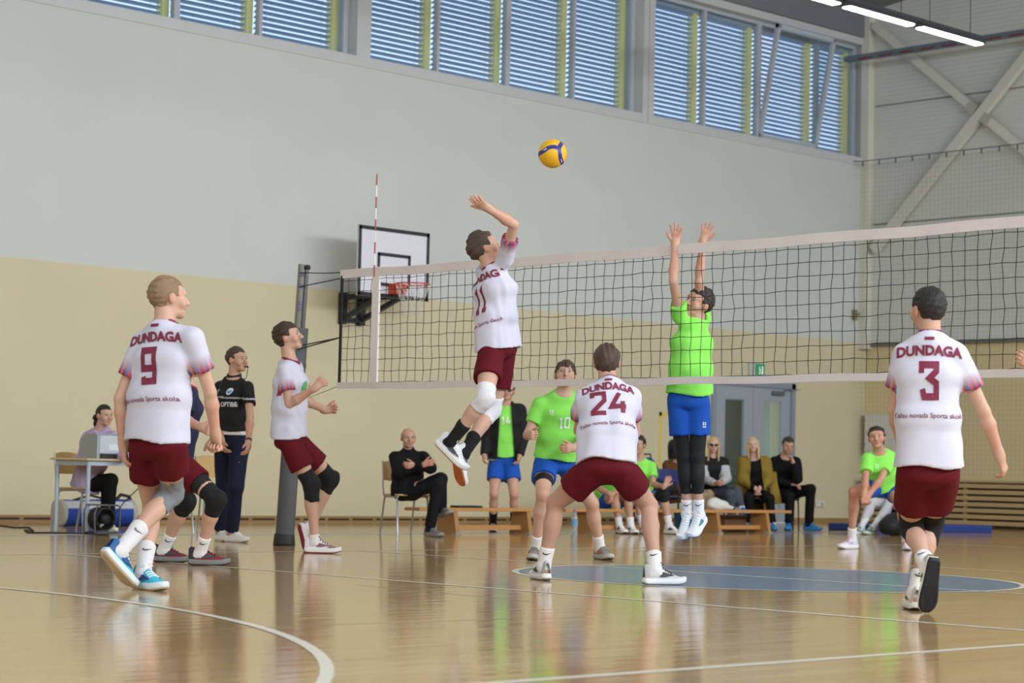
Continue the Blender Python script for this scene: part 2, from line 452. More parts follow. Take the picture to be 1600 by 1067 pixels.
# base, toe, heel, sole, outsole, side stripe, laces
STY = {
 'turquoise': ('4FB9D6', '38B8D4', '2C5A96', 'DCEAEE', 'C9B59C', '1F4684', 'F2F2F2'),
 'red': ('7E2230', '7E2230', '2B2A2C', '7C7A7A', '201F20', '3A3638', '141414'),
 'white_low': ('E9E7E1', 'E9E7E1', 'E9E7E1', 'E9E7E1', 'D8D6D0', None, 'EFEFEF'),
 'burgundy': ('ECE9EA', '9A7076', 'E6E2E3', 'ECE9EA', '8A1F33', '8C5A60', '151515'),
 'gum': ('E6E6E8', 'E6E6E8', 'DADADD', 'E8E8EA', 'B4622E', '4A4A50', 'F2F2F2'),
 'blockw': ('E4E8F2', 'E4E8F2', 'C9D6F0', 'EDEFF5', '3C78D8', '2E8296', 'F4F4F6'),
 'grey': ('8F8B84', '8F8B84', '837F79', 'B8B4AC', '6C6862', 'D0603C', '8A867E'),
 'grey24': ('CFCFCC', 'C9C9C8', 'B7B7B6', 'EDEDED', '8B8B8B', '2A2A2C', '141414'),
 'black3': ('E6E2D8', 'DAD7CF', 'CFCAC0', 'E9E6DE', '14171F', '26272C', '17181C'),
 'lilac': ('D9D4E8', 'E4E0EE', 'CFC9E2', 'E8E6F0', 'D5D2DF', 'B7AFD4', 'E79C96'),
 'slipper': ('77757A', '77757A', '6B696E', '8F8C88', '807C78', None, '6B696E'),
 'cover': ('2F7FC6', '3A8BD2', '2B76BC', '3787CC', '2B76BC', None, '2F7FC6'),
 'skate': ('1F1F1D', 'D8D6CC', '1F1F1D', 'E8E6DE', '26251F', 'D8D6CC', 'E5E2D6'),
 'whiteshoe': ('E6E4E2', 'E6E4E2', 'DAD8D6', 'EAE8E6', '55423A', '2A2A2A', 'EFEFEF'),
 'greenshoe': ('1F7C58', '2A8F64', '1F7C58', 'E8ECE8', 'DDE2DC', 'E8E8E8', 'F0F0F0'),
}

# ------------------------------------------------------------------ people
def cvec(v): return nrm(cR*v[0]+cU*v[1]+cF*v[2])      # a direction given as right, up, away
BONE = {'elL': ('shL', .172), 'elR': ('shR', .172), 'wrL': ('elL', .148), 'wrR': ('elR', .148),
        'knL': ('hipL', .245), 'knR': ('hipR', .245), 'anL': ('knL', .238), 'anR': ('knR', .238)}
ORDER = ['pelvis', 'neck', 'head', 'hipL', 'hipR', 'shL', 'shR', 'elL', 'elR', 'wrL', 'wrR', 'knL', 'knR', 'anL', 'anR']
CURL = {'relaxed': (22, 32, 22, 3, .3), 'fist': (78, 88, 55, 1, .7), 'half': (45, 50, 30, 3, .5), 'spread': (4, 8, 6, 13, .0), 'open': (10, 14, 10, 5, .1), 'clasp': (40, 45, 30, 1, .5)}
REPORT = []
def frame_of(face, up):
    y = nrm(face); z = nrm(np.asarray(up)-y*(np.asarray(up)@y)); return np.stack([np.cross(y, z), y, z])   # rows: right, front, up

def solve_pose(D, H, J, flat):
    P = {}; s = H/1.8
    def ray(n): return cF+cR*(J[n][0]-800)/FPX-cU*(J[n][1]-533.5)/FPX
    for n in ORDER:                       # joints with a known depth; flat feet take theirs from the floor
        x, y, dz = J[n]
        if n in ('anL', 'anR') and flat['LR'.index(n[-1])]:
            P[n] = at(x, y, D+dz); P[n][2] = .088*s
        elif not isinstance(dz, str): P[n] = at(x, y, D+dz)
    END = {'kn': 'an', 'el': 'wr'}
    for n in ORDER:
        if n in P: continue
        par, f = BONE[n]; L = f*H; d = ray(n); sg = 1 if J[n][2] == '+' else -1
        e = END.get(n[:2], '')+n[-1]
        ts = np.linspace(D-.9, D+.9, 721); Q = cC+ts[:, None]*d
        l1 = np.linalg.norm(Q-P[par], axis=1)/L-1; cost = l1**2
        if e in P: cost = cost+(np.linalg.norm(Q-P[e], axis=1)/(BONE[e][1]*H)-1)**2
        base = float((P[par]-cC)@cF) if e not in P else float((P[par]+P[e]-2*cC)@cF)/2
        cost = cost+np.where((ts-base)*sg > 0, 0, .02)
        P[n] = Q[int(np.argmin(cost))]
    return P

def person(label, D, J, yaw=None, H=1.82, vox=.011, skin='C89F86', face=None, up=None, hair=('short', '4A3A2E'), hands=('relaxed', 'relaxed'), palms=None, hdir=None,
           top=None, bottom=None, tights=None, pads=None, socks=('F0EEEE', .10), shoes='white_low', toes=None, flat=(True, True), build=1.0, seed=1, extras=None, group=None, fine=.0048):
    P = solve_pose(D, H, J, flat); s = H/1.80; g = s*build
    root_p = np.array([P['pelvis'][0], P['pelvis'][1], 0.0])
    if 'floor' in (extras or {}): root_p[2] = extras['floor']
    REPORT.append((label, {n: round(float(np.linalg.norm(P[n]-P[b[0]])/(b[1]*H)), 2) for n, b in BONE.items()}, round(float(np.linalg.norm(P['neck']-P['pelvis'])/H), 3), round(float(np.linalg.norm(P['shL']-P['shR'])/H), 3), [round(float((P[k]-cC)@cF-D), 2) for k in ('anL', 'anR', 'knL', 'knR', 'elL', 'elR')]))
    root = empty('person', root_p); tag(root, label, 'person', group)
    r = lambda V: V-root_p
    u = nrm(P['neck']-P['pelvis']); ls = nrm(P['shR']-P['shL']); lh = nrm(P['hipR']-P['hipL']); fs = nrm(np.cross(u, ls)); fh = nrm(np.cross(u, lh))
    N, Pc = P['neck'], P['pelvis']; tl = np.linalg.norm(N-Pc)
    W = Pc+u*tl*.38; Ch = Pc+u*tl*.70+fs*.01*s
    hd = P['head']; face = cvec(face) if face is not None else fs
    upv = cvec(up) if up is not None else nrm(hd-N)*.5+np.array([0, 0, 1.0])*.5
    A = frame_of(face, upv)
    def hp(x, y, z): return hd+(A[0]*x+A[1]*y+A[2]*z)*s
    # foot frames
    feet = []
    for i, sd in enumerate('LR'):
        an = P['an'+sd]; t = toes[i]
        tv = cvec(t[1:]) if t[0] == 'v' else at(t[0], t[1], D+t[2])-an
        if flat[i]:
            y = nrm([tv[0], tv[1], 0]); z = np.array([0, 0, 1.0])
        else:
            sh = nrm(P['kn'+sd]-an); d = nrm(tv); x = nrm(np.cross(d, sh)); zz = np.cross(x, d); an_ = math.atan(.065/.205)
            y = d*math.cos(an_)+zz*math.sin(an_); z = np.cross(x, y)
        feet.append((np.cross(y, z), y, z))
    # ---- body
    B = Sdf()
    B.econe(Pc-u*.03*s, W, lh, .140*g, .122*g, .090*g, .088*g, .03); B.econe(W, Ch, ls, .125*g, .150*g, .092*g, .105*g, .04)
    B.econe(Ch, N-u*.045*s, ls, .150*g, .09*g, .105*g, .065*g, .05)
    for sd in 'LR':
        sh, el, wr = P['sh'+sd], P['el'+sd], P['wr'+sd]
        B.cone(N-u*.055*s, sh-u*.005*s, .052*g, .036*g, .05)
        ag = g*.88; B.cone(sh, el, .050*ag, .039*ag, .03); m = el+(wr-el)*.3
        B.cone(el, m, .038*ag, .043*ag, .015); B.cone(m, wr-(wr-el)*.02, .043*ag, .029*ag, .02)
    back = {}
    for i, sd in enumerate('LR'):
        hip, kn, an = P['hip'+sd], P['kn'+sd], P['an'+sd]
        th = nrm(kn-hip); sk = nrm(an-kn); bk = (nrm(hip-kn)+nrm(an-kn)); bk = bk-sk*(bk@sk)
        bk = nrm(bk) if np.linalg.norm(bk) > .25 else nrm(-fh-sk*(-fh@sk)); back[sd] = bk
        mid = hip+(kn-hip)*.45
        B.cone(hip, mid, .080*g, .076*g, .03); B.cone(mid, kn, .078*g, .053*g, .03)
        cf = kn+(an-kn)*.32
        B.cone(kn, cf, .050*g, .047*g, .02); B.cone(cf, an, .047*g, .033*g, .025)
        B.ell(cf+bk*.018*s, np.stack([nrm(np.cross(sk, bk)), bk, sk]), (.046*g, .044*g, .115*g), .03)
        B.ell(kn-bk*.018*s, np.stack([nrm(np.cross(sk, bk)), bk, sk]), (.040*g, .032*g, .052*g), .02)
        fx, fy, fz = feet[i]; B.cone(an, an+fy*.10*s-fz*.058*s, .032*s, .016*s, .02); B.cone(an, an-fy*.04*s-fz*.03*s, .034*s, .028*s, .03)
    nb = N-u*.02*s; hb = hp(0, -.022, -.05)
    B.cone(nb, hb, .058*g, .054*g, .04)
    # head
    B.ell(hp(0, -.012, .025), A, np.array((.076, .095, .088))*s, .02)
    B.econe(hp(0, .020, .035), hp(0, .040, -.075), A[0], .066*s, .046*s, .068*s, .048*s, .03, 2.2)
    B.ell(hp(0, .072, -.092), A, np.array((.024, .020, .020))*s, .03)
    B.cone(hp(-.034, .080, .026), hp(.034, .080, .026), .013*s, .013*s, .02)
    B.op = 1; B.cone(hp(-.033, .103, .006), hp(-.033, .103, .007), .0145*s, .0145*s, .012); B.cone(hp(.033, .103, .006), hp(.033, .103, .007), .0145*s, .0145*s, .012); B.op = 0
    for q in (-1, 1):
        B.ell(hp(q*.032, .077, .006), A, np.array((.014, .0125, .0115))*s, .004)
        B.ell(hp(q*.079, -.008, -.008), A, np.array((.011, .020, .032))*s, .008)
        B.ell(hp(q*.045, .062, -.03), A, np.array((.024, .024, .028))*s, .02)
    B.cone(hp(0, .092, .012), hp(0, .114, -.026), .0085*s, .0125*s, .012); B.cone(hp(-.011, .100, -.030), hp(.011, .100, -.030), .009*s, .009*s, .008)
    B.ell(hp(0, .089, -.058), A, np.array((.024, .010, .007))*s, .006); B.ell(hp(0, .087, -.068), A, np.array((.021, .010, .0075))*s, .006)
    # hands
    zones = [(hd, .165*s, fine)]
    for i, sd in enumerate('LR'):
        wr, el = P['wr'+sd], P['el'+sd]; d = nrm(wr-el)
        if hdir and hdir[i] is not None: d = cvec(hdir[i])
        n = cvec(palms[i]) if palms and palms[i] is not None else nrm(-ls if sd == 'R' else ls)
        n = nrm(n-d*(n@d)); t = np.cross(d, n)*(1 if sd == 'R' else -1)
        st = hands[i]
        if st is None: continue
        c1, c2, c3, spr, th = CURL[st]
        B.econe(wr, wr+d*.085*s, t, .027*s, .038*s, .017*s, .013*s, .015, 2.4); B.cone(wr-d*.02*s, wr+d*.02*s, .026*s, .024*s, .02)
        tips = [wr+d*.085*s]
        for f in range(4):
            b = wr+d*(.086-.004*abs(f-1.2))*s+t*(.0285-.0192*f)*s; L = (.073, .082, .076, .058)[f]*s; ang = math.radians((1.4-f)*spr)
            dd = d*math.cos(ang)+t*math.sin(ang); a = 0; p = b-dd*.01*s
            for c, fr, ra, rb in ((c1, .48, .0092, .0085), (c2, .30, .0085, .0078), (c3, .24, .0078, .0066)):
                a += math.radians(c+(f*3 if st == 'relaxed' else 0)); q = p+(dd*math.cos(a)+n*math.sin(a))*L*fr; B.cone(p, q, ra*s, rb*s, .005); p = q; tips.append(p)
        tb = wr+d*.022*s+t*.022*s; td = nrm(d*(.75-th*.2)+t*(.72-th*.35)+n*(.15+th*.6)); t1 = tb+td*.048*s; t2 = t1+nrm(td+d*.5-t*.25*th)*.036*s
        B.cone(tb, t1, .0145*s, .0108*s, .012); B.cone(t1, t2, .0105*s, .0085*s, .005)
        c = np.mean(tips+[wr, t2], 0); zones.append((c, max(np.linalg.norm(np.array(tips+[wr, t2])-c, axis=1))+.03, fine*.95))
    V, F = B.extract(vox); ins = np.zeros(len(V), bool)
    keepf = np.ones(len(F), bool)
    for c, R, v in zones: keepf &= ~((np.linalg.norm(V-c, axis=1) < R-vox*1.2)[F].all(1))
    VV = [V]; FF = [tri(F[keepf])]; n0 = len(V)
    for c, R, v in zones:
        v2, f2 = B.extract(v, c-R, c+R); f2 = f2[(np.linalg.norm(v2-c, axis=1) < R)[f2].all(1)]
        VV.append(v2); FF.append(tri(f2)+n0); n0 += len(v2)
    V = np.concatenate(VV); F = np.concatenate(FF); used = np.unique(F); mp = np.zeros(len(V), int); mp[used] = np.arange(len(used)); V = V[used]; F = mp[F]
    # skin colour with face features
    sk = np.array(srgb(skin)); C = np.tile(sk, (len(V), 1))
    h = ((V-hd)@A.T)/s; inh = np.linalg.norm(h, axis=1) < .16
    hc = np.array(srgb(hair[1]))
    def paint(msk, c, w=1.0): C[msk] = C[msk]*(1-w)+np.array(c)*w
    x, y, z = h.T
    paint(inh & (np.abs(z+.063) < .012) & (np.abs(x) < .026) & (y > .082), sk*np.array((.78, .45, .45)), .75)
    paint(inh & (np.abs(z+.063) < .002) & (np.abs(x) < .022) & (y > .08), sk*.25, .7)
    paint(inh & (np.abs(z-.027-.004*np.cos(x*40)) < .0042) & (np.abs(np.abs(x)-.031) < .014) & (y > .065), hc, .5)
    paint(inh & ((np.abs(x)-.032)**2/.015**2+(z-.006)**2/.0075**2 < 1) & (y > .06), (.36, .32, .29))
    paint(inh & ((np.abs(x)-.032)**2+(z-.006)**2 < .0062**2) & (y > .06), (.06, .04, .03))
    paint(inh & (np.abs(z-.0135) < .003) & (np.abs(np.abs(x)-.032) < .015) & (y > .06), (.08, .05, .04), .35)
    paint(inh & (np.abs(np.abs(x)-.05) < .016) & (np.abs(z+.03) < .018) & (y > .05), sk*np.array((1.0, .75, .72)), .35)
    paint(inh & (np.abs(x) > .072) & (z < .03) & (z > -.05), sk*np.array((1.0, .72, .68)), .5)
    for i, sd in enumerate('LR'):
        dk = np.linalg.norm(V-P['kn'+sd]-0, axis=1); paint(dk < .07, sk*np.array((1, .82, .8)), .4)
        dw = np.linalg.norm(V-P['wr'+sd], axis=1); paint((dw > .06) & (dw < .22), sk*np.array((1, .78, .74)), .45)
    body = link('body', np_mesh('body', r(V), F, {'col': C}), attr_mat('skin', 'col', .5, .06, 120, .35), root)
    # ---- hair
    build_hair(hair, hp, A, s, root, root_p, vox, seed, N)
    # ---- tops
    if top:
        for gi, tp in enumerate(top if isinstance(top, list) else [top]):
            garment_top(tp, P, N, Pc, W, Ch, u, ls, lh, fs, fh, tl, g, s, vox, root, root_p, seed+gi)
    if bottom:
        kind, bm_, ln = bottom[:3]; S = Sdf(); loose = bottom[3] if len(bottom) > 3 else (1.0 if kind == 'shorts' else 0.0)
        S.econe(Pc+u*.12*s, Pc-u*.035*s, lh, .136*g, .154*g, .098*g, .112*g, .03)
        S.cone(P['hipL'], P['hipR'], *((.088*g, .088*g) if kind == 'shorts' else (.105*g, .105*g)), .03)
        for sd in 'LR':
            hip, kn, an = P['hip'+sd], P['kn'+sd], P['an'+sd]
            if kind == 'shorts': S.cap(hip+(kn-hip)*.12, hip+(kn-hip)*ln, (.094+.002*loose)*g, (.080+.022*loose)*g, .012, .25, (False, True))
            else:
                S.cone(hip, kn, .098*g, .072*g, .03)
                S.cap(kn, kn+(an-kn)*ln, .068*g, (.056+.012*loose)*g, .03, .2, (False, True))
        S.post = wrinkle(.006*s, 26, seed+11, u)
        V, F = S.extract(vox); V = relax(V, F, 1, .4)
        bo = link('shorts' if kind == 'shorts' else 'trousers', np_mesh('bottoms', r(V), F), mat('cloth_'+bm_, bm_, .8, bump=.25, bscale=60, spec=.2), root)
        if len(bottom) > 4 and bottom[4]:
            for (nm, col, pos, w, hgt) in bottom[4]:
                hip, kn = P['hip'+pos[0]], P['kn'+pos[0]]; o = hip+(kn-hip)*pos[1]; nn = nrm(cC-o); rt = nrm(np.cross([0, 0, 1.0], nn)); rt = rt
                stick(nm, EMBLEM, V, tri(F), o+rt*pos[2], rt, np.cross(nn, rt), mat('print_'+col, col, .7), bo, root_p, w, hgt)
    if extras and 'belt' in extras:
        S = Sdf(); S.econe(Pc+u*.16*s, Pc-u*.0*s, lh, .158*g, .166*g, .118*g, .126*g, .02); bc = (Pc+u*extras['belt'][1]*s).astype(f4); u4 = u.astype(f4)
        S.post = lambda Pt, d: np.maximum(d, np.abs((Pt-bc)@u4)-f4(.021))
        V, F = S.extract(.009); link('belt', np_mesh('belt', r(V), F), mat('belt_'+extras['belt'][0], extras['belt'][0], .5), root)
    if tights:
        for sd, m_, f0, f1 in tights:
            S = Sdf(); hip, kn, an = P['hip'+sd], P['kn'+sd], P['an'+sd]
            a = hip+(kn-hip)*f0
            if f1 <= 1: S.cap(a, hip+(kn-hip)*f1, .085*g, (.085-.022*f1)*g, .01)
            else:
                S.cap(a, kn, .083*g, .066*g, .02, 0, (True, False)); S.cap(kn, kn+(an-kn)*(f1-1), .066*g, .050*g, .02, 0, (False, True))
                S.ell(kn+(an-kn)*.3+back[sd]*.02*s, np.eye(3), (.055*g, .055*g, .1*g), .03)
            V, F = S.extract(vox); link('tights', np_mesh('tights', r(V), F), mat('cloth_'+m_, m_, .75, bump=.2, bscale=80), root)
    if pads:
        for sd, m_, up_, dn in pads:
            S = Sdf(); hip, kn, an = P['hip'+sd], P['kn'+sd], P['an'+sd]; a = kn+nrm(hip-kn)*up_*s; b = kn+nrm(an-kn)*dn*s
            S.cap(a, kn, .071*g, .063*g, .03, 0, (True, False)); S.cap(kn, b, .063*g, .060*g, .03, 0, (False, True))
            sk_ = nrm(an-kn); S.ell(kn-back[sd]*.03*s, np.stack([nrm(np.cross(sk_, back[sd])), back[sd], sk_]), (.052*g, .042*g, .075*g), .03)
            S.post = wrinkle(.003*s, 60, seed+5)
            V, F = S.extract(min(vox, .010)); V = relax(V, F, 1, .4)
            link('knee_pad', np_mesh('knee_pad', r(V), F), mat('pad_'+m_, m_, .85, bump=.3, bscale=90), root)
    for i, sd in enumerate('LR'):
        an, kn = P['an'+sd], P['kn'+sd]; fx, fy, fz = feet[i]
        so = socks[i] if isinstance(socks[0], tuple) else socks
        if so and so[0]:
            S = Sdf(); ax = nrm(kn-an); b = an+ax*so[1]*s
            S.cap(an, b, .041*g, (.041+.05*min(so[1], .25))*g, .02, 0, (False, True)); S.cone(an, an+fy*.05*s-fz*.03*s, .040*s, .03*s, .02); S.cone(an, an-fy*.03*s-fz*.02*s, .04*s, .034*s, .02)
            if so[1] > .15: S.ell(an+ax*so[1]*s*.9+back[sd]*.012, np.stack([nrm(np.cross(ax, back[sd])), back[sd], ax]), (.045*g, .045*g, .05*g), .02)
            V, F = S.extract(min(vox, .009)); keep = (((V-b)@ax) < .002)
            sock = link('sock', np_mesh('sock', r(V), F), mat('sock_'+so[0], so[0], .9, bump=.3, bscale=120), root)
            if len(so) > 2:
                o = an+ax*so[1]*s*.72; nn = nrm(cC-o); rt = nrm(np.cross(ax, nn)); stick('sock_logo', SWOOSH, V, tri(F), o+rt*.005, rt, ax, mat('print_'+so[2], so[2], .8), sock, root_p, .030*s, .014*s)
        stl = shoes if isinstance(shoes, str) else shoes[i]
        if stl:
            upm, som, lam, stm = shoe_mesh(stl)
            M = Matrix([[*(np.array([fx[k], fy[k], fz[k]])*s*1.03), (an-root_p)[k]] for k in range(3)]+[[0, 0, 0, 1]])
            o = bpy.data.objects.new('shoe', upm); COL.objects.link(o); o.parent = root; o.matrix_local = M
            for nm, me in (('sole', som), ('laces', lam), ('side_stripe', stm)):
                if me is not None and not (nm == 'laces' and stl in ('cover', 'slipper')):
                    c = bpy.data.objects.new(nm, me); COL.objects.link(c); c.parent = o
    if extras: build_extras(extras, P, hp, A, s, g, N, Pc, u, ls, fs, D, root, r)
    return dict(root=root, P=P, hp=hp, A=A, s=s, root_p=root_p, N=N, Pc=Pc, u=u, ls=ls, fs=fs, Ch=Ch, lh=lh, fh=fh)

def build_extras(ex, P, hp, A, s, g, N, Pc, u, ls, fs, D, root, r):
    if 'glasses' in ex:
        m = MB(); fr = MB(); loc = lambda x, y, z: r(hp(x, y, z))
        for q in (-1, 1):
            ring = [loc(q*.033+.026*math.cos(t), .101-.012*math.cos(t)*q*.6*q*q, .004+.019*math.sin(t)) for t in np.linspace(0, 6.283, 17)[:-1]]
            m.add(ring+[loc(q*.033+.026*math.cos(t), .096-.012*math.cos(t)*q*.6*q*q, .004+.019*math.sin(t)) for t in np.linspace(0, 6.283, 17)[:-1]], [tuple(range(16)), tuple(range(31, 15, -1))]+[(i, (i+1) % 16, 16+(i+1) % 16, 16+i) for i in range(16)])
            fr.tube([loc(q*.056, .092, .012), loc(q*.080, .06, .014), loc(q*.086, -.005, .012)], .003, 6)
        fr.tube([loc(-.010, .105, .010), loc(.010, .105, .010)], .003, 6)
        gl = m.build('glasses', mat('dark_lens', '121214', .15), root); fr.build('glasses_frame', mat('glasses_frame', '1A1A1C', .4), gl)
    if 'whistle' in ex:
        MB().tube([r(hp(0, .100, -.064)), r(hp(.0, .125, -.066)), r(hp(0, .135, -.075))], [.008, .010, .006], 8).build('whistle', mat('whistle_black', '26262A', .3), root)
        MB().tube([r(hp(.0, .130, -.07)), r(hp(.01, .128, -.12)), r(hp(.01, .12, -.17)), r(N+fs*.10*s-u*.10*s)], .004, 5).build('lanyard', mat('lanyard_blue', '20283C', .7), root)
    if 'collar' in ex:
        S = Sdf(); nk = nrm(nrm(P['head']-N)+fs*.3); S.cap(N-nk*.01*s, N+nk*.035*s, .072*g, .066*g, .01); V, F = S.extract(.009); link('collar', np_mesh('collar', r(V), F), mat('cloth_'+ex['collar'], ex['collar'], .8, bump=.2, bscale=70, spec=.2), root)
    if 'watch' in ex:
        w = P['wr'+ex['watch']]; d = nrm(w-P['el'+ex['watch']]); S = Sdf(); S.cap(w-d*.035, w-d*.010, .034*s, .033*s, .005); V, F = S.extract(.007); link('watch', np_mesh('watch', r(V), F), mat('watch_black', '18181A', .4), root)
    if 'hood' in ex:
        S = Sdf(); S.ell(N-fs*.055*s+u*.0, np.stack([ls, fs, u]), (.125*g, .065*g, .055*g), .03); S.cone(N+ls*.09*s, N+fs*.07*s-u*.06*s+ls*.02*s, .03*s, .02*s, .03); S.cone(N-ls*.09*s, N+fs*.07*s-u*.06*s-ls*.02*s, .03*s, .02*s, .03); S.post = wrinkle(.005, 30, 3)
        V, F = S.extract(.011); link('hood', np_mesh('hood', r(V), F), mat('cloth_'+ex['hood'], ex['hood'], .8, bump=.2, bscale=70, spec=.2), root)
    for nm, col, a, b, side, wa, wb, th in ex.get('panels', []):
        S = Sdf(); S.econe(at(a[0], a[1], D+a[2]), at(b[0], b[1], D+b[2]), cvec(side), wa, wb, th, th, .02); S.post = wrinkle(.006, 25, 7)
        V, F = S.extract(.013); link(nm, np_mesh(nm, r(V), F), mat('cloth_'+col, col, .8, bump=.2, bscale=70, spec=.2), root)

# small flat marks: a tick shaped mark and a four-part emblem with a short bar below
SWOOSH = (np.array([(-1, .1), (-.55, -.6), (0, -.5), (1, .8), (0, .05), (-.5, -.1), (-.75, .45)]), np.array([(0, 1, 5), (0, 5, 6), (1, 2, 5), (2, 4, 5), (2, 3, 4)]))
def _emb():
    V = []; F = []
    for cx, cy in ((-.42, .62), (.42, .62), (-.42, .12), (.42, .12)):
        n = len(V); V += [(cx-.36, cy), (cx, cy-.28), (cx+.36, cy), (cx, cy+.28)]; F += [(n, n+1, n+2), (n, n+2, n+3)]
    for i in range(4):
        n = len(V); x = -.75+.4*i; V += [(x, -.75), (x+.3, -.75), (x+.3, -.4), (x, -.4)]; F += [(n, n+1, n+2), (n, n+2, n+3)]
    return np.array(V), np.array(F)
EMBLEM = _emb()
def disc_geo(r0, r1, n=20):
    V = [(r*math.cos(2*math.pi*k/n), r*math.sin(2*math.pi*k/n)) for k in range(n) for r in (r0, r1)]
    return np.array(V), np.array([q for k in range(n) for a, b in ((2*k, 2*((k+1) % n)),) for q in ((a, a+1, b+1), (a, b+1, b))])
def rect_geo(n=6):
    V = [(-.5+i/n, y) for i in range(n+1) for y in (-.5, .5)]
    return np.array(V), np.array([q for i in range(n) for q in ((2*i, 2*i+2, 2*i+3), (2*i, 2*i+3, 2*i+1))])

def build_hair(hair, hp, A, s, root, root_p, vox, seed, N):
    kind, col = hair[0], hair[1]; S = Sdf(); th = hair[2] if len(hair) > 2 else .012
    if kind == 'none': return
    S.ell(hp(0, -.014, .027), A, (np.array((.076, .096, .088))+np.array((th*.75, th*.8, th)))*s, .01)
    o = hp(0, 0, 0); Am = A.T.astype(f4); o4 = o.astype(f4)
    rg = np.random.RandomState(seed); K = rg.normal(size=(4, 3)).astype(f4)*f4(1); ph = rg.uniform(0, 6, 4).astype(f4)
    short = kind in ('short', 'bald', 'buzz', 'pony', 'fringe', 'mullet')
    def post(P, d):
        q = (P-o4)@Am/f4(s); x, y, z = q[..., 0], q[..., 1], q[..., 2]
        n = 0
        for k, p in zip(K, ph): n = n+np.sin((x*k[0]*90+y*k[1]*45+z*k[2]*90)+p)
        amp = hair[3] if len(hair) > 3 else .003
        d = d+f4(amp*s)*n*f4(.8)
        hl = (.070 if kind != 'fringe' else .045)
        if kind == 'bald': cutp = np.maximum((y*.25+z-f4(.035)), (f4(-.052)+y*f4(.55))-z)*f4(.9)
        elif kind in ('long',): cutp = (y*f4(1.15)-f4(.035))-z
        else:
            cutp = np.maximum(f4(-.075)-z, np.minimum((f4(hl)-z)*f4(.9)+f4(0), 9)) if False else None
            # hairline: forehead line high, sideburn before the ear, clear of the ear, down to the nape
            front = np.where(y > .035, f4(hl-.008)-z+(np.abs(x)*f4(-.25 if kind == 'fringe' else -.1)), f4(-1))
            side = np.where((y <= .035) & (y > -.03), f4(.004)+np.abs(y-f4(.03))*f4(.2)-z, f4(-1))
            backp = np.where(y <= -.03, f4(-.075)-z, f4(-1))
            cutp = np.maximum(np.maximum(front, side), backp)
            cutp = np.clip(cutp, -.03, .05)
        return np.maximum(d, cutp*f4(s))
    S.post = post
    if kind == 'mullet':
        S.econe(hp(0, -.07, -.02), hp(0, -.085, -.11), A[0], .065*s, .05*s, .03*s, .018*s, .02)
    V, F = S.extract(.0058 if vox < .013 else .008); V = relax(V, F, 1, .35)
    m = mat('hair_'+col, col, .55, bump=.6, bscale=140, vary=.25, vscale=60)
    VV, FF = [V], [tri(F)]
    if kind == 'mullet':
        T = Sdf(); T.econe(hp(0, -.075, -.04), hp(0, -.095, -.135), A[0], .06*s, .045*s, .028*s, .014*s, .02); T.post = wrinkle(.004, 90, seed)
        v2, f2 = T.extract(.008); FF.append(tri(f2)+sum(map(len, VV))); VV.append(v2)
    if kind == 'pony':
        T = Sdf(); T.cone(hp(0, -.105, -.005), hp(0, -.15, -.03), .02*s, .03*s, .02); T.cone(hp(0, -.15, -.03), hp(0, -.155, -.14), .03*s, .016*s, .03); T.post = wrinkle(.004, 90, seed)
        v2, f2 = T.extract(.008); FF.append(tri(f2)+sum(map(len, VV))); VV.append(v2)
    if kind == 'long':
        T = Sdf(); L = hair[4] if len(hair) > 4 else .26
        T.econe(hp(0, -.075, .02), hp(0, -.085, -L), A[0], .085*s, .07*s, .04*s, .03*s, .03)
        for q in (-1, 1): T.econe(hp(q*.078, .005, .045), hp(q*.075, .045, -L*.95), A[1], .045*s, .035*s, .020*s, .014*s, .02)
        T.post = wrinkle(.006, 70, seed, A[2])
        v2, f2 = T.extract(.0075); FF.append(tri(f2)+sum(map(len, VV))); VV.append(v2)
    link('hair', np_mesh('hair', np.concatenate(VV)-root_p, np.concatenate(FF)), m, root)

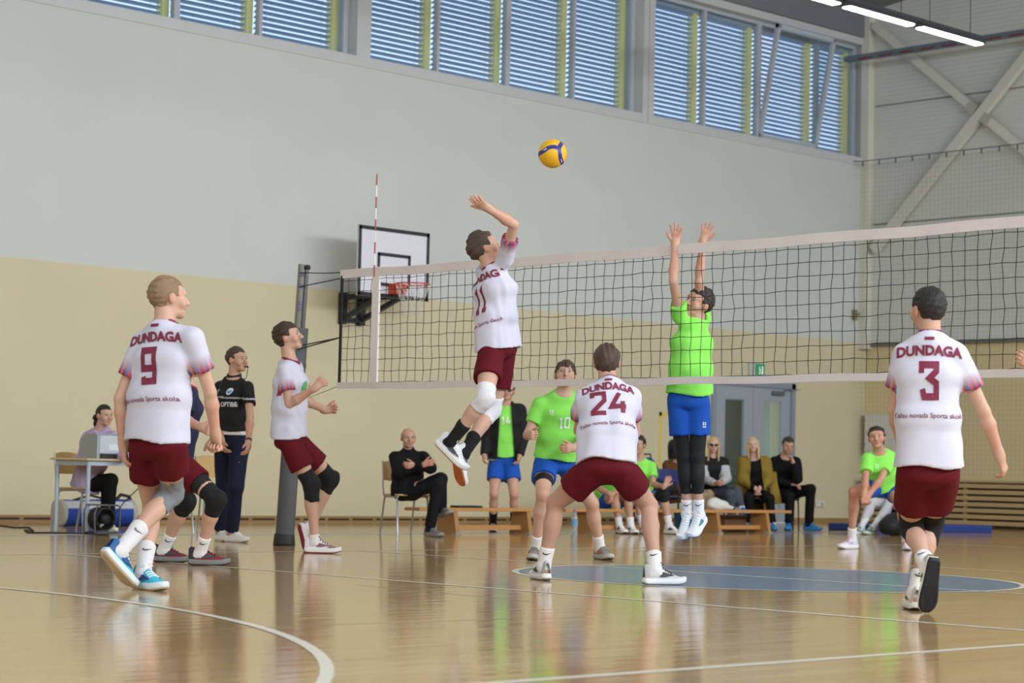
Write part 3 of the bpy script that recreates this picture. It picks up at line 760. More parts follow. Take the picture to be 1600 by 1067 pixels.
STRIPES = [srgb(c) for c in ('B8333C', '3A4A86', 'D8654A', '8C2436', '4E6AA8', 'C9505A', '7A3A6C')]
def garment_top(tp, P, N, Pc, W, Ch, u, ls, lh, fs, fh, tl, g, s, vox, root, root_p, seed):
    """tp: dict(name, col, hem (m below the pelvis centre), sleeve (share of upper arm, or 'long'), off, stripes, collar, open, prints)"""
    off = tp.get('off', .018); S = Sdf(); hem = tp.get('hem', .05)*s; lo = tp.get('loose', 1.0); T = Sdf()
    hemP = Pc-u*hem; sl = tp.get('sleeve', .62)
    for Q in (S, T):
        Q.econe(Pc-u*(hem+.05*s), W, lh, (.166+off)*g*(1+.02*lo), (.142+off+.008*lo)*g, (.126+off)*g*(1+.03*lo), (.104+off+.008*lo)*g, .05, 2.4)
        Q.econe(W, Ch, ls, (.142+off+.008*lo)*g, (.152+off)*g, (.104+off+.008*lo)*g, (.106+off)*g, .05, 2.4)
        Q.econe(Ch, N-u*.05*s, ls, (.152+off)*g, (.095+off)*g, (.106+off)*g, (.068+off*.8)*g, .05)
    for sd in 'LR':
        sh, el, wr = P['sh'+sd], P['el'+sd], P['wr'+sd]; a = nrm(el-sh)
        S.cone(N-u*.06*s, sh-u*.004*s, (.054+off*.6)*g, (.040+off*.55)*g, .05)
        if sl == 'long':
            S.cone(sh, el, (.055+off)*g, (.048+off)*g, .03); S.cap(el, wr-(wr-el)*.03, (.048+off*.9)*g, (.036+off*.45)*g, .03, 0, (False, True))
        elif sl > 0: S.cap(sh, sh+(el-sh)*sl, (.043+off*.9)*g, (.044+off*.85+.006*lo)*g, .03, .2, (False, True))
    nk = nrm(nrm(P['head']-N)*.8+fs*.35); nc = N+fs*.012*s
    S.cap(nc-nk*.05*s, nc+nk*tp.get('neck', .004)*s, .076*g, .064*g, .03, 0, (False, True))
    hp4 = hemP.astype(f4); u4 = u.astype(f4); wf = wrinkle(.0065*s*tp.get('wr', 1.0), tp.get('wfreq', 17), seed+3, u)
    nc4 = (nc+nk*tp.get('neck', .004)*s).astype(f4); nk4 = nk.astype(f4); rg = np.random.RandomState(seed).uniform(0, 6, 3)
    wf2 = wrinkle(.0042*s*tp.get('wr', 1.0), 42, seed+8, u+ls*.6)
    def post(Pt, d):
        d = wf2(Pt, wf(Pt, d)); q = Pt-hp4; x = (q@ls.astype(f4))
        e = -(q@u4)+f4(.010)*np.sin(x*f4(19)+f4(rg[0]))
        near = np.minimum(np.maximum(-d, 0), .05)*f4(.25)
        far = (np.abs(q@ls.astype(f4)) < .215*g) & (q@u4 < .12)
        d = np.where(far, np.maximum(d, e+near), d)
        q2 = Pt-nc4; r2 = (q2*q2).sum(-1)
        return np.where(r2 < .0110, np.maximum(d, q2@nk4), d)
    S.post = post
    V, F = S.extract(tp.get('vox', min(vox, .0095))); V = relax(V, F, 1, .45)
    if tp.get('open'):
        w = tp['open']; q = V-Ch; xx = q@ls; ff = q@fs; hh = q@u
        V, F = clip(V, F, np.where(ff > .02, (w*(1+.35*np.clip(-hh, -.2, .6)/.4)*s)-np.abs(xx), -1.0))
    attrs = None; c0 = np.array(srgb(tp['col'])); m = None
    C = np.tile(c0, (len(V), 1)); need = False
    tv = T.pts(V[:, None, :].astype(f4))[:, 0]
    if tp.get('sleevecol'):
        need = True; msk = np.zeros(len(V), bool)
        for sd in 'LR':
            for a_, b_ in ((P['sh'+sd]*.7+P['el'+sd]*.3, P['el'+sd]), (P['el'+sd], P['wr'+sd])):
                q = V-a_; h_ = np.clip(q@(b_-a_)/((b_-a_)@(b_-a_)), 0, 1); msk |= (np.linalg.norm(q-np.outer(h_, b_-a_), axis=1) < .085) & (h_ > .02) & (tv > .012)
        C[msk] = srgb(tp['sleevecol'])
    if tp.get('stripes'):
        need = True
        for sd in 'LR':
            sh, el = P['sh'+sd], P['el'+sd]; a = nrm(el-sh); h = sh+(el-sh)*sl; q = V-h; t = -(q@a); rad = np.linalg.norm(q+np.outer(t, a), axis=1)
            b1 = nrm(np.cross(a, [0.3, .8, .5])); b2 = np.cross(a, b1); an = np.arctan2(q@b1, q@b2)
            w = np.clip(1.15-t/(.085*s), 0, 1)*((rad < .12) & (t < .13) & (t > -.03) & (tv > .004))
            sc = np.array(STRIPES)[(np.floor(an/6.2832*24).astype(int)) % 7]
            C = C*(1-w[:, None])+sc*w[:, None]
    if tp.get('collar'):
        need = True; q = V-(nc+nk*tp.get('neck', .004)*s); t = q@nk; rr = np.linalg.norm(q-np.outer(t, nk), axis=1); C[(t > -.022*s) & (rr < .098*g)] = srgb(tp['collar'])
    if tp.get('band'):       # a thin bright line across the chest
        need = True; col, zc, hw = tp['band']; t = (V-Ch)@u; C[np.abs(t-zc*s) < hw] = srgb(col)
    if tp.get('trim'):
        need = True; t = (V-hemP)@u; C[t < .02] = srgb(tp['trim'])
    nm = tp.get('name', 'jersey')
    me = np_mesh(nm, V-root_p, F, {'col': C}) if need else np_mesh(nm, V-root_p, F)
    o = link(nm, me, attr_mat('cloth_print', 'col', .78, .05, 60) if need else mat('cloth_'+tp['col'], tp['col'], .8, bump=.2, bscale=70, spec=.2), root)
    FT = tri(F)
    for pr in tp.get('prints', []):
        kind, txt, col, side, (dx, dy), (sx, sy) = pr[:6]; ex = pr[6] if len(pr) > 6 else {}
        n = fs if side == 'front' else -fs; rt = -ls if side == 'front' else ls
        base = N-u*.0*s+u*dy*s+rt*dx*s
        if kind == 'text': geo = text_geo(txt, ex.get('bold', .0), ex.get('sp', 1.0))
        elif kind == 'num': geo = number_geo(txt, ex.get('stroke', .18), ex.get('gap', .3))
        elif kind == 'geo': geo = txt
        stick(ex.get('name', 'lettering' if kind == 'text' else 'number'), geo, V, FT, base, rt, u, mat('print_'+col, col, .7), o, root_p, sx*s, sy*s, ex.get('arc', 0), ex.get('shear', 0))
    return o

# ------------------------------------------------------------------ the hall
def st(o, label=None, cat=None): return tag(o, label, cat, kind='structure')
def wood_floor():
    m = bpy.data.materials.new('gym_floor'); m.use_nodes = True; nt = m.node_tree; b = nt.nodes['Principled BSDF']; L = nt.links.new
    tc = nt.nodes.new('ShaderNodeTexCoord')
    br = nt.nodes.new('ShaderNodeTexBrick'); br.inputs['Scale'].default_value = 1.0; br.inputs['Brick Width'].default_value = 1.1; br.inputs['Row Height'].default_value = .072
    br.inputs['Mortar Size'].default_value = .0008; br.inputs['Color1'].default_value = (*srgb('CBAC7C'), 1); br.inputs['Color2'].default_value = (*srgb('BD9A68'), 1); br.inputs['Mortar'].default_value = (*srgb('8A6C46'), 1)
    L(tc.outputs['Object'], br.inputs['Vector'])
    mp = nt.nodes.new('ShaderNodeMapping'); mp.inputs['Scale'].default_value = (.7, 9, 1); L(tc.outputs['Object'], mp.inputs['Vector'])
    n = nt.nodes.new('ShaderNodeTexNoise'); n.inputs['Scale'].default_value = 1.6; n.inputs['Detail'].default_value = 5; L(mp.outputs['Vector'], n.inputs['Vector'])
    mx = nt.nodes.new('ShaderNodeMix'); mx.data_type = 'RGBA'; mx.blend_type = 'MULTIPLY'; mx.inputs[0].default_value = .55
    rp = nt.nodes.new('ShaderNodeValToRGB'); rp.color_ramp.elements[0].position = .3; rp.color_ramp.elements[0].color = (.72, .66, .58, 1); rp.color_ramp.elements[1].position = .7; rp.color_ramp.elements[1].color = (1, 1, 1, 1)
    L(n.outputs['Fac'], rp.inputs['Fac']); L(br.outputs['Color'], mx.inputs[6]); L(rp.outputs['Color'], mx.inputs[7]); L(mx.outputs[2], b.inputs['Base Color'])
    b.inputs['Roughness'].default_value = .10; b.inputs['Specular IOR Level'].default_value = .5
    # each strip lies at a slightly different tilt and is gently cupped
    bp = nt.nodes.new('ShaderNodeBump'); bp.inputs['Strength'].default_value = .45; bp.inputs['Distance'].default_value = .004
    mp2 = nt.nodes.new('ShaderNodeMapping'); mp2.inputs['Scale'].default_value = (.8, 13.9, 1); L(tc.outputs['Object'], mp2.inputs['Vector'])
    n2 = nt.nodes.new('ShaderNodeTexNoise'); n2.inputs['Scale'].default_value = 1.0; n2.inputs['Detail'].default_value = 2; L(mp2.outputs['Vector'], n2.inputs['Vector'])
    L(n2.outputs['Fac'], bp.inputs['Height']); L(bp.outputs['Normal'], b.inputs['Normal'])
    return m
def two_tone(name, low, high, zsplit, rough=.75, ribs=False):
    m = bpy.data.materials.new(name); m.use_nodes = True; nt = m.node_tree; b = nt.nodes['Principled BSDF']; L = nt.links.new
    g = nt.nodes.new('ShaderNodeNewGeometry'); sp = nt.nodes.new('ShaderNodeSeparateXYZ'); L(g.outputs['Position'], sp.inputs[0])
    gt = nt.nodes.new('ShaderNodeMath'); gt.operation = 'GREATER_THAN'; gt.inputs[1].default_value = zsplit; L(sp.outputs['Z'], gt.inputs[0])
    mx = nt.nodes.new('ShaderNodeMix'); mx.data_type = 'RGBA'; mx.inputs[6].default_value = (*srgb(low), 1); mx.inputs[7].default_value = (*srgb(high), 1); L(gt.outputs[0], mx.inputs[0])
    n = nt.nodes.new('ShaderNodeTexNoise'); n.inputs['Scale'].default_value = .8; n.inputs['Detail'].default_value = 6; L(g.outputs['Position'], n.inputs['Vector'])
    m2 = nt.nodes.new('ShaderNodeMix'); m2.data_type = 'RGBA'; m2.blend_type = 'MULTIPLY'; m2.inputs[0].default_value = .10; L(mx.outputs[2], m2.inputs[6]); L(n.outputs['Fac'], m2.inputs[7]); L(m2.outputs[2], b.inputs['Base Color'])
    b.inputs['Roughness'].default_value = rough; b.inputs['Specular IOR Level'].default_value = .25
    return m
SPLIT = 3.11
M_WALL = two_tone('painted_wall', 'D3CAAB', 'CDD1CE', SPLIT)
M_FLOOR = wood_floor()
floor = st(MB().box((BACKX, NEARY, -.1), (ENDX, WALLY, 0)).build('floor', M_FLOOR))
M_LINE = mat('white_line_paint', 'E6E2D4', .25); M_BLUE = mat('blue_court_paint', '44709A', .2, vary=.06, vscale=2); M_BAND = mat('grey_blue_line_paint', 'A6AFB0', .25)
def strip(name, pts, m, w, z=.0012, closed=False):
    pts = [np.array(p, float) for p in pts]; v = []; n = len(pts)
    for i, p in enumerate(pts):
        a = pts[(i-1) % n] if closed or i else p; b = pts[(i+1) % n] if closed or i < n-1 else p
        t = nrm(b-a); q = np.array([-t[1], t[0]])*w/2; v += [(*(p+q), z), (*(p-q), z)]
    f = [(2*i+1, (2*i+3) % (2*n), (2*i+2) % (2*n), 2*i) for i in range(n if closed else n-1)]
    return MB().add(v, f).build(name, m, floor)
def arc(cx, cy, r, a0, a1, n=60): return [(cx+r*math.cos(math.radians(a0+(a1-a0)*i/n)), cy+r*math.sin(math.radians(a0+(a1-a0)*i/n))) for i in range(n+1)]
MB().add([(*p, .0008) for p in arc(0, 0, 1.77, 0, 354, 59)], [tuple(range(60))]).build('centre_circle_fill', M_BLUE, floor)
strip('circle_line', arc(0, 0, 1.80, 0, 354, 59), M_LINE, .05, .0016, True)
strip('centre_line', [(0, 4.5), (0, -4.5)], M_LINE, .05, .002)
strip('attack_line', [(-3, 4.5), (-3, -4.5)], M_LINE, .05, .0016)
strip('attack_line', [(3, 4.5), (3, -4.5)], M_LINE, .05, .0016)
strip('side_line', [(-9, -4.5), (9, -4.5)], M_LINE, .05, .0012); strip('side_line', [(-9, 4.5), (9, 4.5)], M_LINE, .05, .0012)
strip('end_line', [(9, -4.5), (9, 4.5)], M_LINE, .05, .0014); strip('end_line', [(-9, -4.5), (-9, 4.5)], M_LINE, .05, .0014)
strip('three_point_line', arc(-12.35, .3, 6.62, -72, 72), M_LINE, .05, .0022)
strip('boundary_line', [(BACKX+3, 8.36), (ENDX-3, 8.36)], M_BAND, .32, .0008)
M_FAINT = mat('faint_line_paint', 'B2A180', .2)
for a_, b_ in (((560, 914), (830, 940)), ((250, 986), (800, 966))): strip('faint_line', [on_plane(*a_, 2, 0)[:2], on_plane(*b_, 2, 0)[:2]], M_FAINT, .02, .0006)
# ---- far long wall with three window bays
TH = .45
wb = MB(); GB, GT = 6.33, 8.31
BAYS = [(.72, 6.25), (6.50, 12.03), (12.29, 17.78)]
wb.box((BACKX, WALLY, 0), (13.86, WALLY+TH, GB)); wb.box((15.87, WALLY, 0), (ENDX+.4, WALLY+TH, GB)); wb.box((13.86, WALLY, 2.27), (15.87, WALLY+TH, GB)); wb.box((BACKX, WALLY, GT), (ENDX+.4, WALLY+TH, 10.5))
wb.box((BACKX, WALLY, GB), (BAYS[0][0], WALLY+TH, GT))
for i in range(3): wb.box((BAYS[i][1], WALLY, GB), (BAYS[i+1][0] if i < 2 else ENDX+.4, WALLY+TH, GT))
wall_far = st(wb.build('wall_far', M_WALL), 'long side wall, cream below and pale grey above, under the windows')
M_TRIM = mat('window_surround', 'C3C6C8', .5)
for i, (a, b) in enumerate(BAYS):
    t = MB(); t.box((a-.13, WALLY-.02, GB-.14), (b+.12, WALLY, GB)); t.box((a-.13, WALLY-.02, GT), (b+.12, WALLY, GT+.12)); t.box((a-.13, WALLY-.02, GB), (a, WALLY, GT)); t.box((b, WALLY-.02, GB), (b+.12, WALLY, GT))
    st(t.build('trim_%d' % (i+1), M_TRIM))
M_FRAME = mat('window_frame_paint', 'B4BAC2', .4); M_SLAT = mat('blind_slat', 'A3B2CC', .45); M_YEL = mat('yellow_guide', 'FFEDA0', .6)
def glass_mat():
    m = bpy.data.materials.new('window_glass'); m.use_nodes = True; nt = m.node_tree; nt.nodes.remove(nt.nodes['Principled BSDF']); o = nt.nodes['Material Output']
    t = nt.nodes.new('ShaderNodeBsdfTransparent'); t.inputs[0].default_value = (.90, .95, .97, 1); g = nt.nodes.new('ShaderNodeBsdfGlossy'); g.inputs['Roughness'].default_value = .01
    lw = nt.nodes.new('ShaderNodeLayerWeight'); pw = nt.nodes.new('ShaderNodeMath'); pw.operation = 'POWER'; pw.inputs[1].default_value = 4.0; f = nt.nodes.new('ShaderNodeMath'); f.operation = 'MULTIPLY_ADD'; f.inputs[1].default_value = .9; f.inputs[2].default_value = .05
    nt.links.new(lw.outputs['Facing'], pw.inputs[0]); nt.links.new(pw.outputs[0], f.inputs[0]); x = nt.nodes.new('ShaderNodeMixShader'); nt.links.new(f.outputs[0], x.inputs[0]); nt.links.new(t.outputs[0], x.inputs[1]); nt.links.new(g.outputs[0], x.inputs[2]); nt.links.new(x.outputs[0], o.inputs[0])
    return m
M_GLASS = glass_mat()
MULL = [[2.07, 3.42, 4.75], [7.90, 9.28, 10.67], [13.70, 15.08, 16.66]]
GY = WALLY+.20
slat_cache = {}
def slat_mesh(w):
    k = round(w, 2)
    if k not in slat_cache:
        n = 5; v = []
        for i in range(n):
            t = i/(n-1)-.5; a = .078*t; bow = .006*(1-4*t*t); tl = math.radians(27)
            y = a*math.cos(tl)+bow*math.sin(tl); z = -a*math.sin(tl)+bow*math.cos(tl); v += [(-w/2, y, z), (w/2, y, z)]
        slat_cache[k] = MB().add(v, [(2*i, 2*i+1, 2*i+3, 2*i+2) for i in range(n-1)], True).mesh('slat'); slat_cache[k].materials.append(M_SLAT)
    return slat_cache[k]
for bi, (a, b) in enumerate(BAYS):
    a1, b1 = (a-.05, b-.05) if bi else (a, b-.05)
    ed = [a]+MULL[bi]+[b-.05]
    fr = MB(); fr.box((a, GY-.04, GB), (b, GY+.04, GB+.05)); fr.box((a, GY-.04, GT-.05), (b, GY+.04, GT))
    for j, e in enumerate(ed):
        w = .05 if j in (1, 3) else .09
        fr.box((e-w/2, GY-.045, GB), (e+w/2, GY+.045, GT))
    win = st(fr.build('window_%d' % (bi+1), M_FRAME), ('window bay with slatted blinds nearest the camera side', 'middle window bay with slatted blinds, above the hoop', 'window bay with slatted blinds and one tilted open sash')[bi])
    for j in range(4):
        x0, x1 = ed[j]+.04, ed[j+1]-.04
        if not (bi == 2 and j == 2):
            MB().box((x0, GY-.008, GB+.05), (x1, GY+.008, GT-.05)).build('pane', M_GLASS, win)
        else:
            # bottom-hung sash tilted inwards
            s = MB(); h = GT-GB-.08; w = x1-x0+.06
            for p, q in (((0, 0), (w, .07)), ((0, h-.07), (w, h)), ((0, 0), (.07, h)), ((w-.07, 0), (w, h))): s.box((p[0], -.04, p[1]), (q[0], .03, q[1]))
            so = s.build('sash', M_FRAME, win); so.location = (x0-.03, GY-.02, GB+.04); so.rotation_euler = (math.radians(11.5), 0, 0)
            pn = MB().box((.07, -.006, .07), (w-.07, .006, h-.07)).build('sash_pane', M_GLASS, so)
            MB().tube([(w*.55, 0, h-.02), (w*.52, .36, h+.0)], .012, 6).build('stay', mat('dark_metal', '3A3D42', .4, .6), so)
        sw = x1-x0-.09; hr = MB().box((x0, GY+.10, GT-.10), (x1, GY+.20, GT-.0))
        for cx in (x0+.18, x0+sw-.15): hr.box((cx-.002, GY+.148, GB), (cx+.002, GY+.152, GT))
        bl = hr.build('blind', mat('blind_rail', 'AEB6C2', .5), win)
        MB().box((x1-.085, GY+.11, GB), (x1+.02, GY+.24, GT)).build('guide_post', M_YEL, win)
        me = slat_mesh(sw); nsl = 26
        for k in range(nsl):
            o = bpy.data.objects.new('slat', me); COL.objects.link(o); o.parent = bl; o.location = (x0+sw/2, GY+.15, GB+.04+k*.075)
# ---- end wall with ribbed cladding above
ew = MB(); ew.box((ENDX, NEARY, 0), (ENDX+.3, WALLY+.4, 11.5))
wall_end = st(ew.build('wall_end', two_tone('end_wall_paint', 'DBCBA0', 'B6B8B2', SPLIT-.02)))
def clad_mat():
    m = bpy.data.materials.new('ribbed_cladding'); m.use_nodes = True; nt = m.node_tree; b = nt.nodes['Principled BSDF']; L = nt.links.new
    b.inputs['Base Color'].default_value = (*srgb('CFD1CB'), 1); b.inputs['Roughness'].default_value = .5
    g = nt.nodes.new('ShaderNodeTexCoord'); w = nt.nodes.new('ShaderNodeTexWave'); w.bands_direction = 'Z'; w.inputs['Scale'].default_value = 4.2; w.wave_profile = 'SIN'
    bp = nt.nodes.new('ShaderNodeBump'); bp.inputs['Strength'].default_value = .35; bp.inputs['Distance'].default_value = .01
    L(g.outputs['Object'], w.inputs['Vector']); L(w.outputs['Fac'], bp.inputs['Height']); L(bp.outputs['Normal'], b.inputs['Normal']); return m
M_CLAD = clad_mat()
z = SPLIT-.02
while z < 9.2:
    MB().rbox((ENDX-.06, NEARY, z+.012), (ENDX, WALLY, z+2.06), .012).build('cladding_panel', M_CLAD, wall_end); z += 2.07
MB().box((ENDX-.09, NEARY, SPLIT-.06), (ENDX, WALLY, SPLIT-.02)).build('cladding_trim', mat('dark_gasket', '6C6C66', .6), wall_end)
st(MB().box((BACKX-.3, NEARY, 0), (BACKX, WALLY+.4, 11.5)).build('wall_back', M_WALL)); st(MB().box((BACKX, NEARY-.3, 0), (ENDX, NEARY, 11.5)).build('wall_near', M_WALL))
M_ROOF = mat('roof_sheet', '6E7277', .6, vary=.05)
st(MB().box((BACKX, WALLY-.06, GT+.13), (ENDX-.22, WALLY+.0, 8.90)).build('beam_far', mat('eaves_beam_grey', '74787D', .6)))
st(MB().add([(BACKX, WALLY+.5, -.3), (40, WALLY+.5, -.3), (40, 70, -.3), (BACKX, 70, -.3)], [(0, 1, 2, 3)]).build('ground_outside', mat('yard_ground', '6A6E62', .9)))
st(MB().add([(BACKX, WALLY+.4, 8.86), (ENDX+.3, WALLY+.4, 8.86), (ENDX+.3, -.6, 10.6), (BACKX, -.6, 10.6), (BACKX, NEARY, 8.9), (ENDX+.3, NEARY, 8.9)], [(0, 1, 2, 3), (3, 2, 5, 4)]).build('ceiling', M_ROOF))
for i, (x, y) in enumerate(((6.38, 0), (12.16, 0))):      # roof trusses' lower chords near the wall line
    pass
M_STEEL = mat('pale_steel', 'D6D3C6', .5)
co = MB().box((ENDX-.22, WALLY-.16, 3.0), (ENDX, WALLY, 9.2)).build('pillar', M_STEEL); st(co)
# cross bracing on the end wall
def brace(a, b, nm, lab):
    o = MB().bar(a, b, .16, .12, (1, 0, 0)).build(nm, M_STEEL); t = nrm(np.array(b)-np.array(a))
    return tag(o, lab, 'brace')
brace((17.72, 12.0, 4.70), (17.72, 7.55, 9.16), 'diagonal_brace', 'pale steel brace rising from the wall corner, unbroken')
c = np.array((17.72, 9.88, 6.85)); d = nrm(np.array((0, 9.06-12.15, 6.2-8.72)))
cb = MB().bar((17.72, 12.05, 8.64), c-d*.10, .13, .10, (1, 0, 0)); cb.bar(c+d*.10, c+d*5.0, .13, .10, (1, 0, 0)); ob = cb.build('diagonal_brace', M_STEEL); tag(ob, 'pale steel brace falling from the ceiling corner, split at the crossing', 'brace')
pb = MB()
for sg in (-1, 1): pb.bar(c+d*sg*.09, c+d*sg*.26, .17, .14, (1, 0, 0))
pb.build('gusset', mat('gusset_steel', 'B4B0A2', .5), ob)
# rail across the corner, with lamps' cable tray
rl = MB(); rl.box((16.92, 2.0, 7.88), (17.08, 12.1, 7.96)); ra = rl.build('curtain_rail', mat('rail_steel', '6E7A88', .45, .4)); tag(ra, 'grey steel rail with red marks running out from the window wall', 'rail')
for i in range(22): MB().box((16.915, 11.5-i*.42, 7.87), (16.93, 11.78-i*.42, 7.90)).build('red_mark', mat('rail_red', '7A3A38', .6), ra)
# baseboard with vent slots
bb = st(MB().box((BACKX, WALLY-.03, 0), (13.80, WALLY, .085)).build('baseboard_far', mat('baseboard_wood', '9B7B4E', .5)))
MB().box((15.95, WALLY-.03, 0), (ENDX-.22, WALLY, .085)).build('baseboard_piece', MATS['baseboard_wood'], bb)
for i in range(46):
    x = -6.2+i*.42
    if x < 13.3: MB().box((x, WALLY-.034, .03), (x+.36, WALLY-.02, .055)).build('vent_slot', mat('slot_dark', '2E2418', .7), bb)
# ---- wooden slatted radiator cover on the end wall
rc = empty('radiator_cover', (ENDX-.3, 8.0, 0)); tag(rc, 'wooden slatted radiator cover along the end wall', 'radiator cover'); M_SLW = mat('cover_wood', 'B49A70', .5, vary=.12, vscale=3)
for k in range(7): MB().rbox((-.02, -6, .05+k*.1), (.01, 4.1, .118+k*.1), .006).build('slat', M_SLW, rc)
for y in (-6, -4, -2, 0, 2, 4): MB().box((.01, y, 0), (.06, y+.06, .75)).build('post', M_SLW, rc)
MB().box((-.03, -6, .745), (.27, 4.1, .775)).build('top_board', M_SLW, rc)
MB().box((.10, -5.9, .08), (.2, 4.0, .68)).build('radiator', mat('radiator_dark', '4E4436', .7), rc)
# ---- double door
dr = st(MB().box((13.80, WALLY-.04, 0), (13.90, WALLY+.1, 2.31)).box((15.83, WALLY-.04, 0), (15.93, WALLY+.1, 2.31)).box((13.80, WALLY-.04, 2.22), (15.93, WALLY+.1, 2.31)).build('door_1', mat('door_frame_grey', '8A93A0', .45)), 'grey double door with tall glass panes in the long wall')
M_DOOR = mat('door_grey', '9AA3B0', .4)
for x0, hs in ((13.90, 1), (14.87, 0)):
    w = .96; lf = MB(); gx0, gx1, gz0, gz1 = x0+.26, x0+.74, .25, 2.0
    lf.box((x0, WALLY, .01), (gx0, WALLY+.05, 2.22)); lf.box((gx1, WALLY, .01), (x0+w, WALLY+.05, 2.22)); lf.box((gx0, WALLY, .01), (gx1, WALLY+.05, gz0)); lf.box((gx0, WALLY, gz1), (gx1, WALLY+.05, 2.22))
    l = lf.build('door_leaf', M_DOOR, dr); MB().box((gx0, WALLY+.02, gz0), (gx1, WALLY+.03, gz1)).build('door_pane', M_GLASS, l)
    hx = x0+w-.07 if hs else x0+.07
    MB().tube([(hx, WALLY, 1.03), (hx, WALLY-.05, 1.03), (hx+(-.11 if hs else .11), WALLY-.05, 1.03)], .01, 8).build('door_handle', mat('chrome', 'B8BABC', .25, .9), l)
MB().rbox((15.33, WALLY-.06, 2.10), (15.62, WALLY-.0, 2.17), .01).bar((15.62, WALLY-.05, 2.19), (15.98, WALLY-.09, 2.22), .02, .012).build('door_closer', mat('closer_grey', '6E747C', .4, .5), dr)
# corridor seen through the door panes
cw = MB().box((13.2, WALLY+2.2, 0), (17.5, WALLY+2.3, 2.6)).box((13.2, WALLY+TH, -.05), (17.5, WALLY+2.3, 0)).box((13.2, WALLY+TH, 2.6), (17.5, WALLY+2.3, 2.7)).box((13.1, WALLY+TH, 0), (13.2, WALLY+2.3, 2.7)).box((17.5, WALLY+TH, 0), (17.6, WALLY+2.3, 2.7))
st(cw.build('wall_corridor', mat('corridor_white', 'CDD6CF', .6)))
st(MB().box((16.4, WALLY+2.0, 0), (17.3, WALLY+2.19, 2.1)).build('door_2', mat('corridor_dark', '4B5450', .5)))
area_light('corridor_lamp', (15.3, WALLY+1.4, 2.55), (0, 0, 0), 2.0, .4, 30, (.95, 1, .98))
# ---- ceiling lamp rows
M_LAMP = mat('lamp_diffuser', 'FFF8EC', .5, emit=24.0); M_HOUS = mat('lamp_housing', '4A4E54', .5, .3)
def lamp(x, y, z, lab):
    r = empty('ceiling_lamp', (x, y, z)); tag(r, lab, 'lamp', 'linear lamps of the ceiling rows')
    MB().prism([(-.09, 0), (.09, 0), (.06, .07), (-.06, .07)], 0, -.76, .76).build('housing', M_HOUS, r)
    MB().box((-.73, -.065, -.012), (.73, .065, 0)).build('diffuser', M_LAMP, r)
    for sx in (-.5, .5): MB().box((sx-.004, -.004, .07), (sx+.004, .004, 10.6-(abs(y+.6)*.135)-z-.02)).build('suspension_wire', M_HOUS, r)
for row, y in enumerate((7.2, .2, -6.8)):
    for i in range(13 if row else 14):
        x = 12.87-i*1.68
        lab = ('linear ceiling lamp at the end of the row by the end wall', 'second linear ceiling lamp from the end wall', 'third linear ceiling lamp from the end wall, cut by the frame')[i] if row == 0 and i < 3 else 'linear ceiling lamp in a row out of view above'
        lamp(x, y, 7.0, lab)
tr = MB().box((-10, 7.16, 7.07), (13.72, 7.24, 7.12)).build('cable_tray', M_HOUS); tag(tr, 'dark cable tray carrying the lamp row above the court', 'cable tray')
# ---- fine safety net hanging before the end wall
sn = empty('safety_net', (17.45, 8, 0)); tag(sn, 'fine mesh safety net hanging before the end wall from a cable', 'safety net')
nm = MB(); zt = 6.24
for i in range(120): y = -5.5+i*.08; nm.box((-.0008, y, .85), (.0008, y+.0016, zt-.05))
for k in range(67): nm.box((-.0008, -5.5, .87+k*.08), (.0008, 4.1, .8716+k*.08))
nm.build('netting', mat('net_grey', '77776F', .8), sn)
MB().tube([(0, 4.24, zt+.0), (0, 4.1, zt-.02), (0, -5.5, zt-.02)], .008, 6).build('cable', mat('dark_metal', '3A3D42', .4, .6), sn)
for i in range(28): MB().tube([(0, 4.05-.34*i, zt-.03), (0, 4.05-.34*i, zt-.11)], .012, 5).build('hook', mat('dark_metal', '3A3D42', .4, .6), sn)

# ------------------------------------------------------------------ the players, officials and spectators
BUR, WHT, GRN, BLU, BLK = '5E101C', 'D2D1E2', '90EA62', '1F55B4', '1B1B1D'
PRT = '7E2440'
def dundaga(num, w, h=.205, vs=1.0, **k):
    pr = [('text', 'DUNDAGA', PRT, 'back', (0, -.085*vs), (.34, .056), dict(bold=.045, arc=.6)),
          ('num', num, PRT, 'back', (0, -.245*vs), (w, h), dict(stroke=.22)),
          ('text', 'Talsu novada Sporta skola', PRT, 'back', (0, -.43*vs), (.36, .034), dict(bold=.004, arc=.25)),
          ('geo', rect_geo(), PRT, 'back', (0, -.022), (.05, .016), dict(name='collar_patch'))]
    return dict(name='jersey', col=WHT, stripes=True, collar=PRT, prints=pr, **k)

person('white jersey number 9 player standing with back turned, grey knee sleeve and turquoise shoes', 11.75,
  dict(pelvis=(246, 690, 0), neck=(257, 503, .02), head=(263, 466, .05), hipL=(226, 692, .05), hipR=(266, 692, -.06), shL=(222, 536, .08), shR=(302, 529, -.08),
       elL=(188, 622, '-'), elR=(328, 612, '+'), wrL=(193, 697, '+'), wrR=(337, 680, '+'), knL=(238, 790, '+'), knR=(268, 770, '+'), anL=(224, 893, 0.06), anR=(186, 862, -.10)),
  H=1.84, skin='D0A690', face=(.85, -.02, .52), hair=('buzz', '8E7458', .010, .002), hands=('relaxed', 'fist'), palms=((.9, 0, .3), (-.5, 0, -.8)),
  top=dundaga('9', .10, hem=.0), bottom=('shorts', BUR, .52), pads=[('R', '7F8288', .17, .13)],
  socks=(('E4E1E3', .17, '6A666C'), ('E4E1E3', .20, '6A666C')), shoes='turquoise', toes=((262, 918, -.12), (213, 926, -.02)), flat=(True, False), vox=.0095, seed=1)

